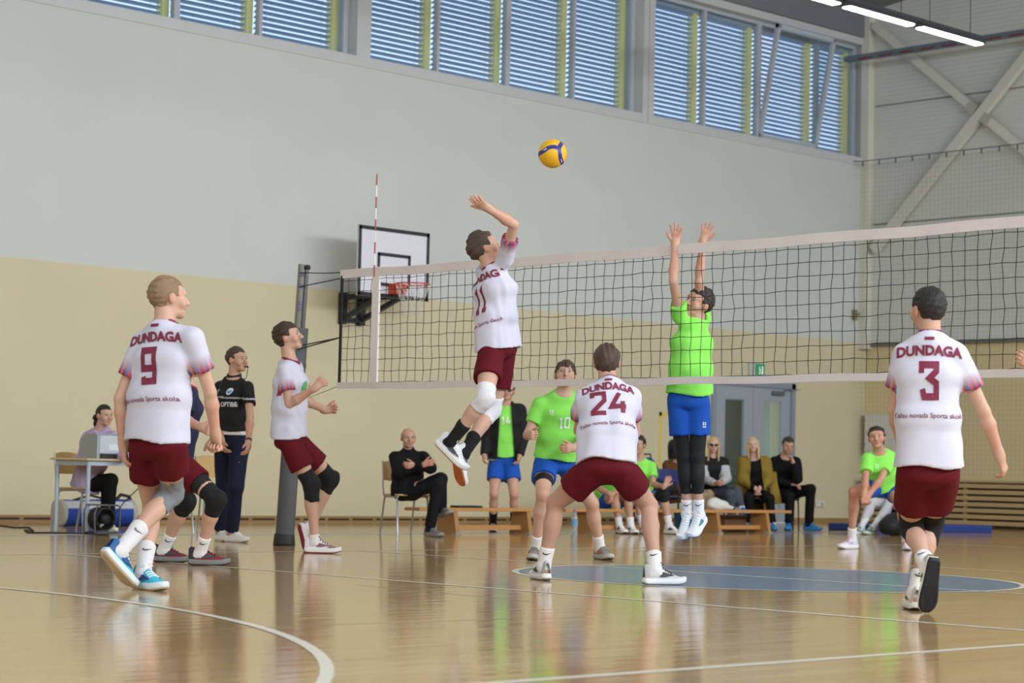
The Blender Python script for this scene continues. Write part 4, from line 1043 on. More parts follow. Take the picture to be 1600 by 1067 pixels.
person('white jersey number 3 player walking away near the net, black knee pads', 11.35,
  dict(pelvis=(1450, 732, 0), neck=(1453, 522, 0), head=(1450, 484, .02), hipL=(1427, 735, .0), hipR=(1473, 735, 0), shL=(1411, 553, .03), shR=(1495, 554, -.03),
       elL=(1397, 640, '+'), elR=(1537, 642, '+'), wrL=(1412, 705, '+'), wrR=(1562, 712, '+'), knL=(1424, 822, '+'), knR=(1455, 815, '+'), anL=(1450, 890, -.05), anR=(1430, 915, .22)),
  H=1.83, skin='C9A08A', face=(-.35, -.02, .9), hair=('short', '201C1C', .014, .0015), hands=('relaxed', 'relaxed'), palms=((.7, 0, .7), (-.8, 0, .5)),
  top=dundaga('3', .105, hem=-.01), bottom=('shorts', BUR, .62), pads=[('L', '101012', .11, .13), ('R', '101012', .11, .13)],
  socks=('EDEAE8', .13, '33333A'), shoes='black3', toes=((1446, 968, -.10), (1418, 930, .52)), flat=(False, True), vox=.0095, seed=2)

person('white jersey number 24 player crouching with legs wide, seen from behind', 13.75,
  dict(pelvis=(948, 728, -.05), neck=(950, 597, .18), head=(948, 566, .24), hipL=(927, 734, -.05), hipR=(970, 734, -.05), shL=(913, 622, .16), shR=(986, 619, .16),
       elL=(905, 672, .30), elR=(992, 676, .28), wrL=(935, 690, .48), wrR=(965, 690, .48), knL=(868, 786, .13), knR=(1014, 790, .10), anL=(850, 868, .16), anR=(1024, 876, -.12)),
  H=1.82, skin='C49A86', face=(.02, .18, 1), hair=('short', '4A382C', .016, .003), hands=('relaxed', 'relaxed'),
  top=dundaga('24', .23, .17, .80, hem=.0), bottom=('shorts', BUR, .56, .9), socks=('EDEAEA', .13, '26262A'), shoes='grey24', toes=((835, 890, .36), (1062, 905, -.06)), vox=.0098, seed=3, build=1.08)

person('white jersey number 11 player leaping to spike the ball, right arm raised', 15.3,
  dict(pelvis=(778, 540, 0), neck=(769, 414, 0), head=(757, 388, .0), hipL=(787, 545, .07), hipR=(768, 545, -.06), shL=(756, 425, .10), shR=(789, 405, -.10),
       elL=(775, 478, '+'), elR=(803, 351, '-'), wrL=(790, 460, '+'), wrR=(762, 325, '-'), knL=(768, 640, '+'), knR=(758, 622, '-'), anL=(724, 710, -.05), anR=(704, 691, -.25)),
  H=1.84, skin='CDA48E', face=(.86, .42, .25), up=(-.45, .9, 0), hair=('short', '4B3D33', .018, .004), hands=('relaxed', 'open'), palms=((0, 0, 1), (-.1, .8, .6)),
  top=dundaga('11', .10, hem=.03), bottom=('shorts', BUR, .62), pads=[('L', 'E2E0E6', .10, .10), ('R', 'E2E0E6', .10, .10)],
  socks=('101012', .17), shoes='gum', toes=((722, 775, -.08), (734, 744, -.25)), flat=(False, False), vox=.0098, seed=4)

person('white jersey player watching the ball beside the net post, black knee pads, side view', 17.6,
  dict(pelvis=(452, 684, 0), neck=(452, 560, 0), head=(450, 527, 0), hipL=(461, 688, .07), hipR=(452, 690, -.08), shL=(461, 574, .14), shR=(444, 577, -.14),
       elL=(476, 625, .08), elR=(452, 632, -.18), wrL=(508, 641, '+'), wrR=(492, 606, '-'), knL=(516, 748, '+'), knR=(486, 757, '-'), anL=(484, 828, .25), anR=(492, 842, -.06)),
  H=1.86, skin='CBA28C', face=(.95, .25, -.1), hair=('short', '38291F', .020, .003), hands=('half', 'half'), palms=((.1, .3, -.9), (0, -.2, .9)), hdir=((.9, .1, 0), (.8, .6, 0)),
  top=dict(name='jersey', col=WHT, stripes=True, collar=PRT, hem=.0, prints=[('geo', disc_geo(0, 1), '58B368', 'front', (-.03, -.24), (.055, .06), dict(name='chest_print')), ('geo', rect_geo(), '58B368', 'front', (-.03, -.29), (.14, .03), dict(name='chest_print'))]),
  bottom=('shorts', BUR, .62), pads=[('L', '101012', .12, .12), ('R', '101012', .12, .14)],
  socks=('EAE7E8', .065), shoes='burgundy', toes=((482, 866, .3), (533, 858, -.05)), flat=(False, True), vox=.0105, seed=5)

person('green shirt blocker jumping at the net with both arms raised, black leggings', 16.0,
  dict(pelvis=(1077, 621, 0), neck=(1084, 500, 0), head=(1092, 474, 0), hipL=(1060, 624, .02), hipR=(1092, 624, .0), shL=(1063, 494, -.06), shR=(1098, 497, .08),
       elL=(1052, 440, '-'), elR=(1092, 441, '-'), wrL=(1055, 382, -.12), wrR=(1098, 378, -.05), knL=(1070, 712, '-'), knR=(1088, 712, '-'), anL=(1074, 806, .12), anR=(1092, 806, .10)),
  H=1.86, skin='C99E88', face=(-.75, .25, -.6), up=(.1, 1, -.2), hair=('short', '2E241E', .018, .0025), hands=('spread', 'spread'), palms=((-.4, 0, -.9), (-.4, 0, -.9)), hdir=((.1, 1, 0), (.35, 1, 0)),
  top=dict(name='jersey', col=GRN, hem=-.02, sleeve=.35, prints=[]), bottom=('shorts', BLU, .62, 1.0, [('emblem', 'EDEDED', ('R', .45, .05), .018, .026)]), tights=[('L', '101012', .4, 1.62), ('R', '101012', .4, 1.62)],
  socks=('ECEAEC', .125, '2A2A30'), shoes='blockw', toes=((1058, 868, -.12), (1068, 866, -.18)), flat=(False, False), vox=.0105, seed=6, build=.93)

person('green shirt number 10 player crouching behind the net, looking up', 17.4,
  dict(pelvis=(868, 718, 0), neck=(880, 612, -.10), head=(883, 587, -.14), hipL=(884, 722, .03), hipR=(852, 722, -.03), shL=(907, 630, -.05), shR=(843, 632, -.13),
       elL=(922, 680, -.14), elR=(824, 680, -.18), wrL=(896, 700, '-'), wrR=(828, 678, '-'), knL=(925, 787, '-'), knR=(848, 772, '-'), anL=(938, 848, .25), anR=(837, 846, -.15)),
  H=1.85, skin='CFA690', face=(0, .38, -1), hair=('fringe', '4A362A', .018, .003), hands=('half', 'fist'), palms=((-.9, 0, 0), (.6, 0, -.3)), hdir=((-.6, .0, -.7), (.2, -.1, -.9)),
  top=dict(name='jersey', col=GRN, hem=-.02, prints=[('num', '10', 'EDF5EA', 'front', (0, -.22), (.085, .10), dict(stroke=.2)), ('geo', EMBLEM, 'EDF5EA', 'front', (-.11, -.14), (.02, .024), dict(name='emblem'))]),
  bottom=('shorts', BLU, .55), tights=[('L', '101012', .4, .72), ('R', '101012', .4, .72)], socks=('EDEAEA', .12), shoes='grey', toes=((958, 860, .0), (828, 864, -.45)), vox=.0105, seed=7)

person('navy shirt player in red shoes crouching behind the number 9 player', 15.0,
  dict(pelvis=(270, 716, 0), neck=(292, 600, .0), head=(291, 566, 0), hipL=(268, 720, .08), hipR=(276, 720, -.08), shL=(285, 622, .16), shR=(297, 622, -.15),
       elL=(280, 665, .1), elR=(285, 655, -.2), wrL=(312, 668, '+'), wrR=(316, 668, '-'), knL=(290, 784, .15), knR=(338, 780, '-'), anL=(256, 848, .25), anR=(313, 850, -.12)),
  H=1.80, skin='CBA18B', face=(.97, .1, .1), hair=('short', '3A2C22', .014, .003), hands=('half', 'half'), palms=((0, 0, -1), (0, 0, 1)),
  top=dict(name='jersey', col='1B2140', hem=.04, collar='B03038', trim='1B2140'), bottom=('shorts', BUR, .58), tights=[('L', '101012', .4, .72), ('R', '101012', .4, .72)],
  pads=[('L', '101012', .1, .1), ('R', '101012', .11, .12)], socks=('EDEAEA', .13, '222226'), shoes='red', toes=((285, 868, .25), (356, 872, -.1)), vox=.0105, seed=8)

person('referee in black polo shirt and navy trousers with whistle in mouth', 19.8,
  dict(pelvis=(362, 690, 0), neck=(366, 589, 0), head=(370, 562, -.02), hipL=(374, 694, -.05), hipR=(351, 694, .05), shL=(387, 605, -.13), shR=(343, 605, .13),
       elL=(391, 651, '-'), elR=(338, 652, '-'), wrL=(388, 691, '-'), wrR=(347, 690, '-'), knL=(369, 760, '-'), knR=(350, 760, '-'), anL=(362, 830, -.05), anR=(344, 828, .15)),
  H=1.82, skin='C49A82', face=(.86, .02, -.5), hair=('buzz', '3E3128', .010, .002), hands=('relaxed', 'relaxed'), palms=((-.9, 0, .2), (.9, 0, .2)),
  top=dict(name='polo_shirt', col='101012', hem=-.105, off=.014, band=('C8C8CC', -.01, .006), prints=[
      ('geo', disc_geo(0, 1), 'D9E2EA', 'front', (.075, -.135), (.032, .032), dict(name='badge')), ('geo', disc_geo(.0, .66), '3F86B8', 'front', (.075, -.135), (.032, .032), dict(name='badge_centre')),
      ('geo', EMBLEM, 'DADADC', 'front', (-.09, -.135), (.022, .026), dict(name='emblem')),
      ('geo', disc_geo(.72, 1), 'D8D8DA', 'front', (-.07, -.265), (.034, .034), dict(name='ring_print')), ('geo', disc_geo(0, .4), 'C05050', 'front', (-.07, -.265), (.034, .034), dict(name='ring_print')),
      ('text', 'OPTIBET', 'E4E4E6', 'front', (.085, -.255), (.22, .045), dict(bold=.02))]),
  bottom=('trousers', '1C2136', .98, .6), socks=(('', 0), ('', 0)), shoes='white_low', toes=((375, 838, -.12), (355, 838, -.02)), vox=.012, seed=9, extras=dict(belt=('E2DFDD', .088), whistle=1, collar='101012', watch='L'))
REF_P = None

person('green shirt number 14 player in open black jacket and dark glasses standing behind the bench', 25.3,
  dict(pelvis=(787, 716, 0), neck=(792, 630, 0), head=(793, 611, -.02), hipL=(798, 719, 0), hipR=(776, 719, 0), shL=(812, 642, 0), shR=(770, 642, 0),
       elL=(818, 682, '+'), elR=(761, 682, '+'), wrL=(812, 712, '-'), wrR=(757, 711, '-'), knL=(803, 772, '-'), knR=(772, 772, '-'), anL=(804, 822, .0), anR=(770, 822, .0)),
  H=1.80, skin='C89E8A', face=(-.1, .1, -1), hair=('short', '3A2C24', .014, .003), hands=('relaxed', 'relaxed'), palms=((-.9, 0, -.2), (.9, 0, -.2)),
  top=[dict(name='jersey', col=GRN, hem=-.02, off=.012, sleeve=.3, prints=[('num', '14', 'EDF5EA', 'front', (0, -.20), (.10, .10), dict(stroke=.22))]),
       dict(name='jacket', col='101012', hem=.03, off=.032, sleeve='long', open=.075, neck=.03, trim='8A8C90')],
  bottom=('shorts', BLU, .60), socks=('101012', .17), shoes='skate', toes=((806, 836, -.3), (770, 836, -.3)), vox=.0125, seed=10, fine=.0055, extras=dict(glasses=1))

person('green shirt player crouching to receive by the corner, arms stretched down together', 22.0,
  dict(pelvis=(1382, 757, .15), neck=(1374, 705, -.1), head=(1370, 684, -.16), hipL=(1392, 760, .2), hipR=(1372, 760, .1), shL=(1392, 716, -.02), shR=(1355, 718, -.12),
       elL=(1375, 750, -.22), elR=(1352, 750, -.28), wrL=(1358, 772, -.30), wrR=(1350, 774, -.34), knL=(1408, 788, -.1), knR=(1334, 768, '-'), anL=(1416, 842, .1), anR=(1331, 843, 0)),
  H=1.83, skin='C0937C', face=(-.25, .15, -1), hair=('mullet', '2A201C', .016, .003), hands=('clasp', 'clasp'), palms=((.3, 0, .9), (.3, 0, -.9)), hdir=((-.5, -.7, -.3), (.2, -.9, -.3)),
  top=dict(name='jersey', col=GRN, hem=0, prints=[('geo', EMBLEM, 'EDF5EA', 'front', (-.10, -.12), (.02, .024), dict(name='emblem'))]), bottom=('shorts', BLU, .55),
  socks=('E9E6EA', .14), shoes='lilac', toes=((1420, 858, -.3), (1303, 855, -.2)), vox=.0125, seed=21, fine=.0055)

person('seated older man in black with arms folded and legs crossed', 23.0,
  dict(pelvis=(636, 766, 0), neck=(637, 704, .02), head=(638, 684, -.02), hipL=(645, 768, .03), hipR=(628, 768, -.03), shL=(661, 715, .02), shR=(618, 715, -.08),
       elL=(673, 730, -.18), elR=(624, 738, -.22), wrL=(648, 728, -.28), wrR=(662, 726, -.30), knL=(689, 748, -.18), knR=(684, 758, -.22), anL=(690, 796, -.10), anR=(672, 824, -.2)),
  H=1.72, skin='BE937F', face=(.25, -.02, -1), hair=('bald', '746E68', .010, .001), hands=('relaxed', 'relaxed'), palms=((.2, 0, .9), (.2, 0, .9)),
  top=dict(name='sweater', col='111113', hem=.06, sleeve='long', off=.022, neck=.045, wr=1.3), bottom=('trousers', '15161B', .96, .5),
  socks=('111113', .14), shoes='slipper', toes=((703, 800, -.25), (688, 829, -.32)), flat=(False, True), vox=.0125, seed=22, fine=.0055)

person('dark haired woman in lilac hoodie seated at the scorer table', 21.9,
  dict(pelvis=(136, 752, .1), neck=(157, 672, 0), head=(163, 649, -.03), hipL=(142, 756, .04), hipR=(132, 756, .16), shL=(178, 684, -.10), shR=(139, 684, .10),
       elL=(186, 712, -.2), elR=(138, 714, .0), wrL=(198, 716, '-'), wrR=(168, 716, '-'), knL=(174, 750, -.12), knR=(168, 754, -.02), anL=(170, 818, -.1), anR=(164, 814, .05)),
  H=1.68, skin='C49C88', face=(.75, -.05, -.7), hair=('pony', '1F1818', .010, .0015), hands=('relaxed', 'relaxed'), palms=((0, -1, 0), (0, -1, 0)),
  top=[dict(name='hoodie', col='B7A3C4', hem=.09, sleeve='long', off=.026, neck=.02, wr=1.4)], bottom=('trousers', '111113', .95, .0),
  socks=('E2DFE2', .10), shoes='white_low', toes=((180, 830, -.25), (178, 826, -.15)), vox=.0125, seed=23, fine=.0055, extras=dict(hood='B7A3C4'))

person('green shirt player on the bench with a black knee pad, hand lifted', 26.4,
  dict(pelvis=(997, 784, .1), neck=(1000, 716, 0), head=(998, 695, -.03), hipL=(1006, 786, .1), hipR=(988, 786, .1), shL=(1018, 728, 0), shR=(981, 728, 0),
       elL=(1021, 757, -.15), elR=(982, 760, -.15), wrL=(1038, 760, '-'), wrR=(990, 776, '-'), knL=(1037, 772, '-'), knR=(994, 772, '-'), anL=(1046, 818, -.25), anR=(1004, 820, -.35)),
  H=1.78, skin='C49A86', face=(-.5, 0, -.9), hair=('short', '2E231E', .014, .003), hands=('open', 'relaxed'), palms=((-.2, -.2, .9), (0, -1, 0)), hdir=((.5, .9, 0), None),
  top=dict(name='jersey', col=GRN, hem=.05), bottom=('shorts', BLU, .6), pads=[('L', '111113', .12, .10)], socks=('E9E6EA', .15), shoes='whiteshoe', toes=((1062, 829, -.4), (1010, 832, -.6)), vox=.014, seed=24, fine=.007, group='substitutes on the low bench')

person('green shirt player on the bench leaning forward, mostly hidden behind number 24', 26.2,
  dict(pelvis=(950, 785, .12), neck=(951, 727, -.15), head=(950, 708, -.24), hipL=(959, 787, .12), hipR=(941, 787, .12), shL=(969, 738, -.12), shR=(933, 738, -.12),
       elL=(972, 763, -.3), elR=(936, 763, -.3), wrL=(957, 772, '-'), wrR=(952, 772, '-'), knL=(981, 774, '-'), knR=(960, 774, '-'), anL=(986, 819, -.3), anR=(968, 819, -.3)),
  H=1.78, skin='BF9480', face=(.1, -.1, -1), hair=('short', '3A2C24', .014, .003), hands=('clasp', 'clasp'), palms=((.9, 0, 0), (-.9, 0, 0)), hdir=((-.4, -.7, -.5), (.4, -.7, -.5)),
  top=dict(name='jersey', col=GRN, hem=.05), bottom=('shorts', BLU, .6), socks=('E9E6EA', .12), shoes='whiteshoe', toes=((994, 832, -.5), (978, 832, -.5)), vox=.014, seed=25, fine=.007, group='substitutes on the low bench')

person('black haired spectator in brown coat, half hidden behind the jumping blocker', 29.0,
  dict(pelvis=(1062, 772, .1), neck=(1060, 718, .0), head=(1056, 699, -.03), hipL=(1070, 774, .1), hipR=(1055, 774, .1), shL=(1077, 728, 0), shR=(1044, 728, .05),
       elL=(1080, 752, -.1), elR=(1047, 754, -.05), wrL=(1082, 770, '-'), wrR=(1072, 770, '-'), knL=(1107, 772, -.1), knR=(1097, 774, -.2), anL=(1104, 814, -.1), anR=(1090, 816, -.2)),
  H=1.70, skin='BE937F', face=(.8, 0, -.6), hair=('long', '171414', .016, .003, .16), hands=('relaxed', 'relaxed'),
  top=dict(name='coat', col='6B4526', hem=.10, sleeve='long', off=.034), bottom=('trousers', '9C8B70', .96, .5), socks=('111113', .1), shoes='skate', toes=((1116, 824, -.2), (1100, 826, -.3)), vox=.016, seed=26, fine=.008, group='spectators seated by the wall')

person('blonde woman in sunglasses and black vest seated with phone in hands', 29.2,
  dict(pelvis=(1116, 770, .1), neck=(1114, 714, 0), head=(1115, 695, -.03), hipL=(1124, 772, .1), hipR=(1108, 772, .1), shL=(1130, 722, 0), shR=(1100, 722, 0),
       elL=(1134, 747, -.1), elR=(1100, 748, -.1), wrL=(1128, 754, '-'), wrR=(1118, 755, '-'), knL=(1150, 768, -.2), knR=(1140, 772, -.3), anL=(1159, 794, -.3), anR=(1146, 816, -.25)),
  H=1.70, skin='CDA794', face=(-.05, -.02, -1), hair=('long', 'C9A878', .012, .003, .24), hands=('half', 'half'), palms=((-.6, .6, 0), (.6, .6, 0)),
  top=[dict(name='vest', col='111113', hem=.05, sleeve='long', sleevecol='B9B9BE', off=.028, neck=.02)], bottom=('trousers', '4A505C', .95, .1), socks=('E4E2E2', .1), shoes='cover', toes=((1166, 800, -.45), (1136, 826, -.45)), flat=(False, True), vox=.015, seed=27, fine=.0065, extras=dict(glasses=1), group='spectators seated by the wall')

person('blonde woman in black with a mustard coat over her shoulders, hands clasped', 29.8,
  dict(pelvis=(1181, 772, .1), neck=(1179, 714, 0), head=(1176, 695, -.03), hipL=(1190, 774, .1), hipR=(1172, 774, .1), shL=(1196, 722, 0), shR=(1162, 722, 0),
       elL=(1200, 750, -.05), elR=(1160, 750, -.05), wrL=(1187, 763, '-'), wrR=(1180, 763, '-'), knL=(1202, 779, -.40), knR=(1170, 779, -.40), anL=(1207, 817, -.38), anR=(1172, 817, -.38)),
  H=1.72, skin='CFA997', face=(-.1, .08, -1), hair=('long', 'CDB183', .012, .003, .22), hands=('clasp', 'clasp'), palms=((-.9, 0, 0), (.9, 0, 0)), hdir=((-.15, -.9, -.3), (.15, -.9, -.3)),
  top=[dict(name='blouse', col='111113', hem=.06, sleeve='long', off=.014, neck=-.01), dict(name='coat', col='8A7330', hem=.30, sleeve='long', off=.040, open=.085, neck=.02, loose=1.8)], bottom=('trousers', '111113', .95, .2), socks=('D8D4D2', .06), shoes='cover', toes=((1211, 827, -.6), (1168, 827, -.6)), vox=.015, seed=28, fine=.0065, extras=dict(panels=[('coat_panel', '8A7330', (1207, 738, .0), (1212, 786, -.12), (1, 0, 0), .07, .085, .025), ('coat_panel', '8A7330', (1158, 738, .0), (1156, 764, -.05), (1, 0, 0), .06, .07, .025)]), group='spectators seated by the wall')

person('man in dark suit jacket seated with chin resting on his hand', 30.0,
  dict(pelvis=(1222, 770, .1), neck=(1224, 714, -.05), head=(1231, 696, -.12), hipL=(1232, 772, .1), hipR=(1214, 773, .1), shL=(1243, 722, -.06), shR=(1210, 722, 0),
       elL=(1246, 748, -.25), elR=(1210, 750, -.1), wrL=(1239, 722, '-'), wrR=(1238, 756, '-'), knL=(1267, 764, -.2), knR=(1233, 776, -.4), anL=(1264, 817, -.12), anR=(1233, 818, -.35)),
  H=1.80, skin='BE937F', face=(.15, -.25, -1), hair=('short', '3B2F28', .014, .003), hands=('half', 'relaxed'), palms=((-.8, .2, .2), (0, -1, 0)), hdir=((-.2, .9, .1), None),
  top=dict(name='jacket', col='111113', hem=.10, sleeve='long', off=.028, neck=.015), bottom=('trousers', '111113', .93, .8), socks=('111113', .12), shoes='cover', toes=((1285, 825, -.25), (1230, 827, -.55)), vox=.015, seed=29, fine=.0065, group='spectators seated by the wall')

person('player in white leggings and green shoes sitting low, hidden behind the crouching receiver', 28.6,
  dict(pelvis=(1412, 790, .1), neck=(1428, 742, .1), head=(1432, 722, .08), hipL=(1420, 792, .12), hipR=(1404, 792, .05), shL=(1444, 754, .12), shR=(1412, 754, .05),
       elL=(1440, 778, .1), elR=(1410, 778, 0), wrL=(1420, 790, '-'), wrR=(1400, 788, '-'), knL=(1396, 778, '-'), knR=(1362, 784, '-'), anL=(1364, 816, -.3), anR=(1346, 812, -.3)),
  H=1.78, skin='C49A86', face=(-.4, 0, -.9), hair=('short', '2E231E', .014, .003), hands=('relaxed', 'relaxed'),
  top=dict(name='jersey', col='111113', hem=.05, sleeve='long', off=.024), bottom=('shorts', '111113', .5), tights=[('L', 'C9C7CE', .4, 1.72), ('R', 'C9C7CE', .4, 1.72)], socks=('E6E4E8', .16), shoes='greenshoe', toes=((1352, 826, -.45), (1336, 824, -.4)), vox=.015, seed=30, fine=.008)

person('white jersey player beyond the frame whose fingers show at the picture edge', 12.7,
  dict(pelvis=(1684, 706, 0), neck=(1686, 520, 0), head=(1686, 484, .03), hipL=(1662, 709, .0), hipR=(1706, 709, 0), shL=(1650, 546, .02), shR=(1724, 546, -.02),
       elL=(1632, 612, .02), elR=(1742, 622, .05), wrL=(1616, 574, -.16), wrR=(1748, 684, .12), knL=(1660, 812, '+'), knR=(1707, 812, '+'), anL=(1655, 915, .05), anR=(1714, 915, .05)),
  H=1.83, skin='C9A08A', face=(-.4, .1, .9), hair=('short', '3A2C22', .014, .002), hands=('relaxed', 'relaxed'), palms=((.3, -.2, .9), (-.8, 0, .5)), hdir=((-.75, .55, -.2), None),
  top=dundaga('7', .10, hem=.0) if '7' in GLY else dict(name='jersey', col=WHT, stripes=True, collar=PRT, hem=.0), bottom=('shorts', BUR, .58), pads=[('L', '111113', .11, .13), ('R', '111113', .11, .13)],
  socks=('EDEAE8', .13), shoes='black3', toes=((1650, 920, .4), (1720, 920, .4)), vox=.012, seed=31, fine=.006)

# ------------------------------------------------------------------ net, post, hoop
NH, NT = 1.05, 2.47
net = empty('volleyball_net', (0, 0, 0)); tag(net, 'black volleyball net with white bands stretched across the court', 'net')
rnd = random.Random(4)
NB = NT-NH; YE = 4.85
M_CORD = mat('net_cord', '17181A', .8); M_BAND_W = mat('net_band', 'DDD4D2', .7, bump=.2, bscale=40, vary=.05, vscale=12)
cols = [YE-.1*i for i in range(int(2*YE/.1)+1)]; rows = [NB+.05+.1*k for k in range(10)]
def sag(y): return -.022*(1-(y/YE)**2)
K = {}
for i, y in enumerate(cols):
    for k in range(len(rows)+1):
        zz = rows[k] if k < len(rows) else NT-.07
        K[i, k] = np.array((rnd.gauss(0, .004), y+rnd.gauss(0, .0035)+(.004*math.sin(k*.9+i*.3)), zz+sag(y)+rnd.gauss(0, .003)))
nb_ = MB(); R = .0030
def cord(a, b):
    t = nrm(b-a); x = nrm(np.cross(t, (1, 0, 0))); y = np.cross(t, x); v = [p+R*(x*math.cos(q)+y*math.sin(q)) for p in (a, b) for q in (0, 2.094, 4.189)]
    nb_.add(v, [(0, 1, 4, 3), (1, 2, 5, 4), (2, 0, 3, 5)])
for i in range(len(cols)):
    for k in range(len(rows)):
        cord(K[i, k], K[i, k+1])
        if i+1 < len(cols): cord(K[i, k], K[i+1, k])
nb_.build('netting', M_CORD, net)
def band(z0, z1, m, nm, t=.008):
    b = MB(); n = 60; v = []
    for i in range(n+1):
        y = YE+.02-(2*YE+.04)*i/n; w = .004*math.sin(i*1.7)
        for (dx, z) in ((-t, z0), (t, z0), (t, z1), (-t, z1)): v.append((dx+w, y, z+sag(y)+.004*math.sin(i*.8)))
    b.add(v, [(4*i+a, 4*i+(a+1) % 4, 4*i+4+(a+1) % 4, 4*i+4+a) for i in range(n) for a in range(4)]); b.add(v[:4], [(0, 1, 2, 3)]); b.add(v[-4:], [(3, 2, 1, 0)])
    return b.build(nm, m, net)
band(NT-.075, NT, M_BAND_W, 'top_band'); band(NB-.005, NB+.05, M_BAND_W, 'bottom_band', .012)
for sg in (1, -1):
    MB().box((-.010, sg*4.38-.045, NB-.01), (.010, sg*4.38+.045, NT+.003)).build('side_band', mat('side_band_white', 'E4DFDB', .6), net)
    MB().box((-.008, sg*YE-.012, NB), (.008, sg*YE+.012, NT-.05)).build('end_strap', M_CORD, net)
    an_ = MB()
    for k in range(9): MB().tube([(-.012, sg*4.40, NT-.08+.1*k), (-.012, sg*4.40, NT+.02+.1*k)], .0065, 8).build('antenna_section', mat('antenna_red', 'A8423E', .5) if k % 2 == 0 else mat('antenna_white', 'E8E6E2', .5), net)
    py = sg*5.45; zz = NT-.04
    MB().tube([(0, sg*YE, NT-.02), (0, sg*5.1, NT-.015), (0, py, NT+.01)], .005, 6).build('cable', M_CORD, net)
    MB().tube([(0, sg*YE, NT-.07), (0, py, NT-.12)], .005, 6).build('cable', M_CORD, net)
    MB().tube([(0, sg*YE, NB+.45), (0, py, NB+.36)], .006, 6).build('rope', M_CORD, net); MB().tube([(0, sg*YE, NB+.45), (.05, py, NB+.40)], .006, 6).build('rope', M_CORD, net)
    MB().tube([(0, sg*YE, NB+.02), (0, py, NB-.12)], .004, 6).build('rope', mat('pale_rope', 'BDB59A', .8), net)
def post(sg, lab):
    y0, y1 = sg*5.63, sg*5.47; t = empty('net_post', (0.05, y0, 0)); tag(t, lab, 'post'); dy = y1-y0; H = 2.56
    def q(z, dx=0, ddy=0): return (dx, dy*z/H+ddy, z)
    MB().tube([q(0), q(H)], .047, 20).build('tube', mat('post_steel', '8C8984', .35, .7), t)
    MB().tube([q(1.9, 0, -sg*.055), q(H-.02, 0, -sg*.055)], .02, 10).build('tension_rod', mat('rod_steel', '6C6E72', .3, .8), t)
    MB().tube([q(.02), q(1.98)], .085, 20).build('padding', mat('post_padding', '55565A', .7, bump=.25, bscale=25), t)
    MB().lathe([(.0, .0), (.10, .0), (.10, .02), (.092, .10), (.086, .11)], (0, 0, 0), 20).build('base_cover', mat('base_black', '202022', .6), t)
    for zz in (2.02, 1.75): MB().lathe([(.088, 0), (.09, .02), (.088, .04)], q(zz*.8, 0, 0), 20).build('strap', mat('strap_grey', '46474B', .6), t)
    MB().lathe([(.0, .02), (.025, .02), (.03, 0), (.025, -.02), (0, -.02)], q(H-.03, 0, -sg*.06), 12).build('pulley', mat('base_black', '202022', .6), t)
    geo = text_geo('245', .02)
    for zz, tx in ((2.46, '243'), (2.36, '235'), (2.20, '224'), (2.15, '220')):
        V, F = text_geo(tx, .02); n = nrm((cC-np.array((0.05, y0, 0)))*np.array((1, 1, 0))); rt = nrm(np.cross((0, 0, 1.0), n)); o = np.array(q(zz))
        pts = []
        for x, yv in V:
            a = x*.055/.047; pts.append(o+(n*math.cos(a)+rt*math.sin(a))*.0485+np.array((0, 0, yv*.035)))
        link('height_mark', np_mesh('height_mark', np.array(pts), F, smooth=False), mat('mark_blue', '3C4C8C', .6), t)
    return t
post(1, 'grey steel net post with dark padding near the long wall')
post(-1, 'grey steel net post with dark padding on the near sideline')
# ball
BALL = at(863.5, 240, 15.25); BR = .105
ball = empty('volleyball', BALL); tag(ball, 'yellow and blue volleyball in the air above the spiker', 'ball')
bm = bmesh.new(); bmesh.ops.create_icosphere(bm, subdivisions=4, radius=BR); me = bpy.data.meshes.new('cover'); bm.to_mesh(me); bm.free(); me.polygons.foreach_set('use_smooth', [True]*len(me.polygons))
link('cover', me, mat('ball_yellow', 'E8B21C', .4, bump=.2, bscale=500), ball)
def sph(u_, v_, f=1):
    r2 = min(u_*u_+v_*v_, .995); w = math.sqrt(1-r2); return cR*u_+cU*v_-cF*w*f
def ribbon(pts, hw, nm, m, lift=1.008):
    dirs = [nrm(p) for p in pts]; out = []
    for i in range(len(dirs)-1):
        for j in range(5):
            t = j/5; out.append(nrm(dirs[i]*(1-t)+dirs[i+1]*t))
    out.append(dirs[-1])
    for _ in range(3): out = [out[0]]+[nrm(out[i-1]+2*out[i]+out[i+1]) for i in range(1, len(out)-1)]+[out[-1]]
    v = []
    for i, p in enumerate(out):
        t = nrm(out[min(i+1, len(out)-1)]-out[max(i-1, 0)]); sd = np.cross(p, t)
        for k in (-1, -.5, 0, .5, 1): v.append(nrm(p+sd*hw*k)*BR*(lift if abs(k) < 1 else .999))
    f = [(5*i+k, 5*i+5+k, 5*i+6+k, 5*i+k+1) for i in range(len(out)-1) for k in range(4)]
    return MB().add(v, f, True).build(nm, m, ball)
M_BB = mat('ball_blue', '2B2C7E', .4)
nd = sph(.42, .30)
ribbon([nd, sph(.02, .40), sph(-.25, .36), sph(-.58, .13), sph(-.90, -.03), sph(-.9, -.2, -1), sph(-.5, -.3, -1)], .155, 'blue_panel', M_BB)
ribbon([nd, sph(.52, .52), sph(.62, .68), sph(.5, .8, -1), sph(.1, .6, -1)], .155, 'blue_panel', M_BB)
ribbon([nd, sph(.47, .05), sph(.50, -.35), sph(.62, -.66), sph(.6, -.6, -1), sph(.2, -.5, -1)], .155, 'blue_panel', M_BB)
M_BW = mat('ball_print', 'D8DCF0', .5)
ribbon([sph(-.42, .28), sph(-.64, .14)], .05, 'print', M_BW, 1.014); ribbon([sph(.55, -.45), sph(.62, -.64)], .035, 'print', M_BW, 1.014)
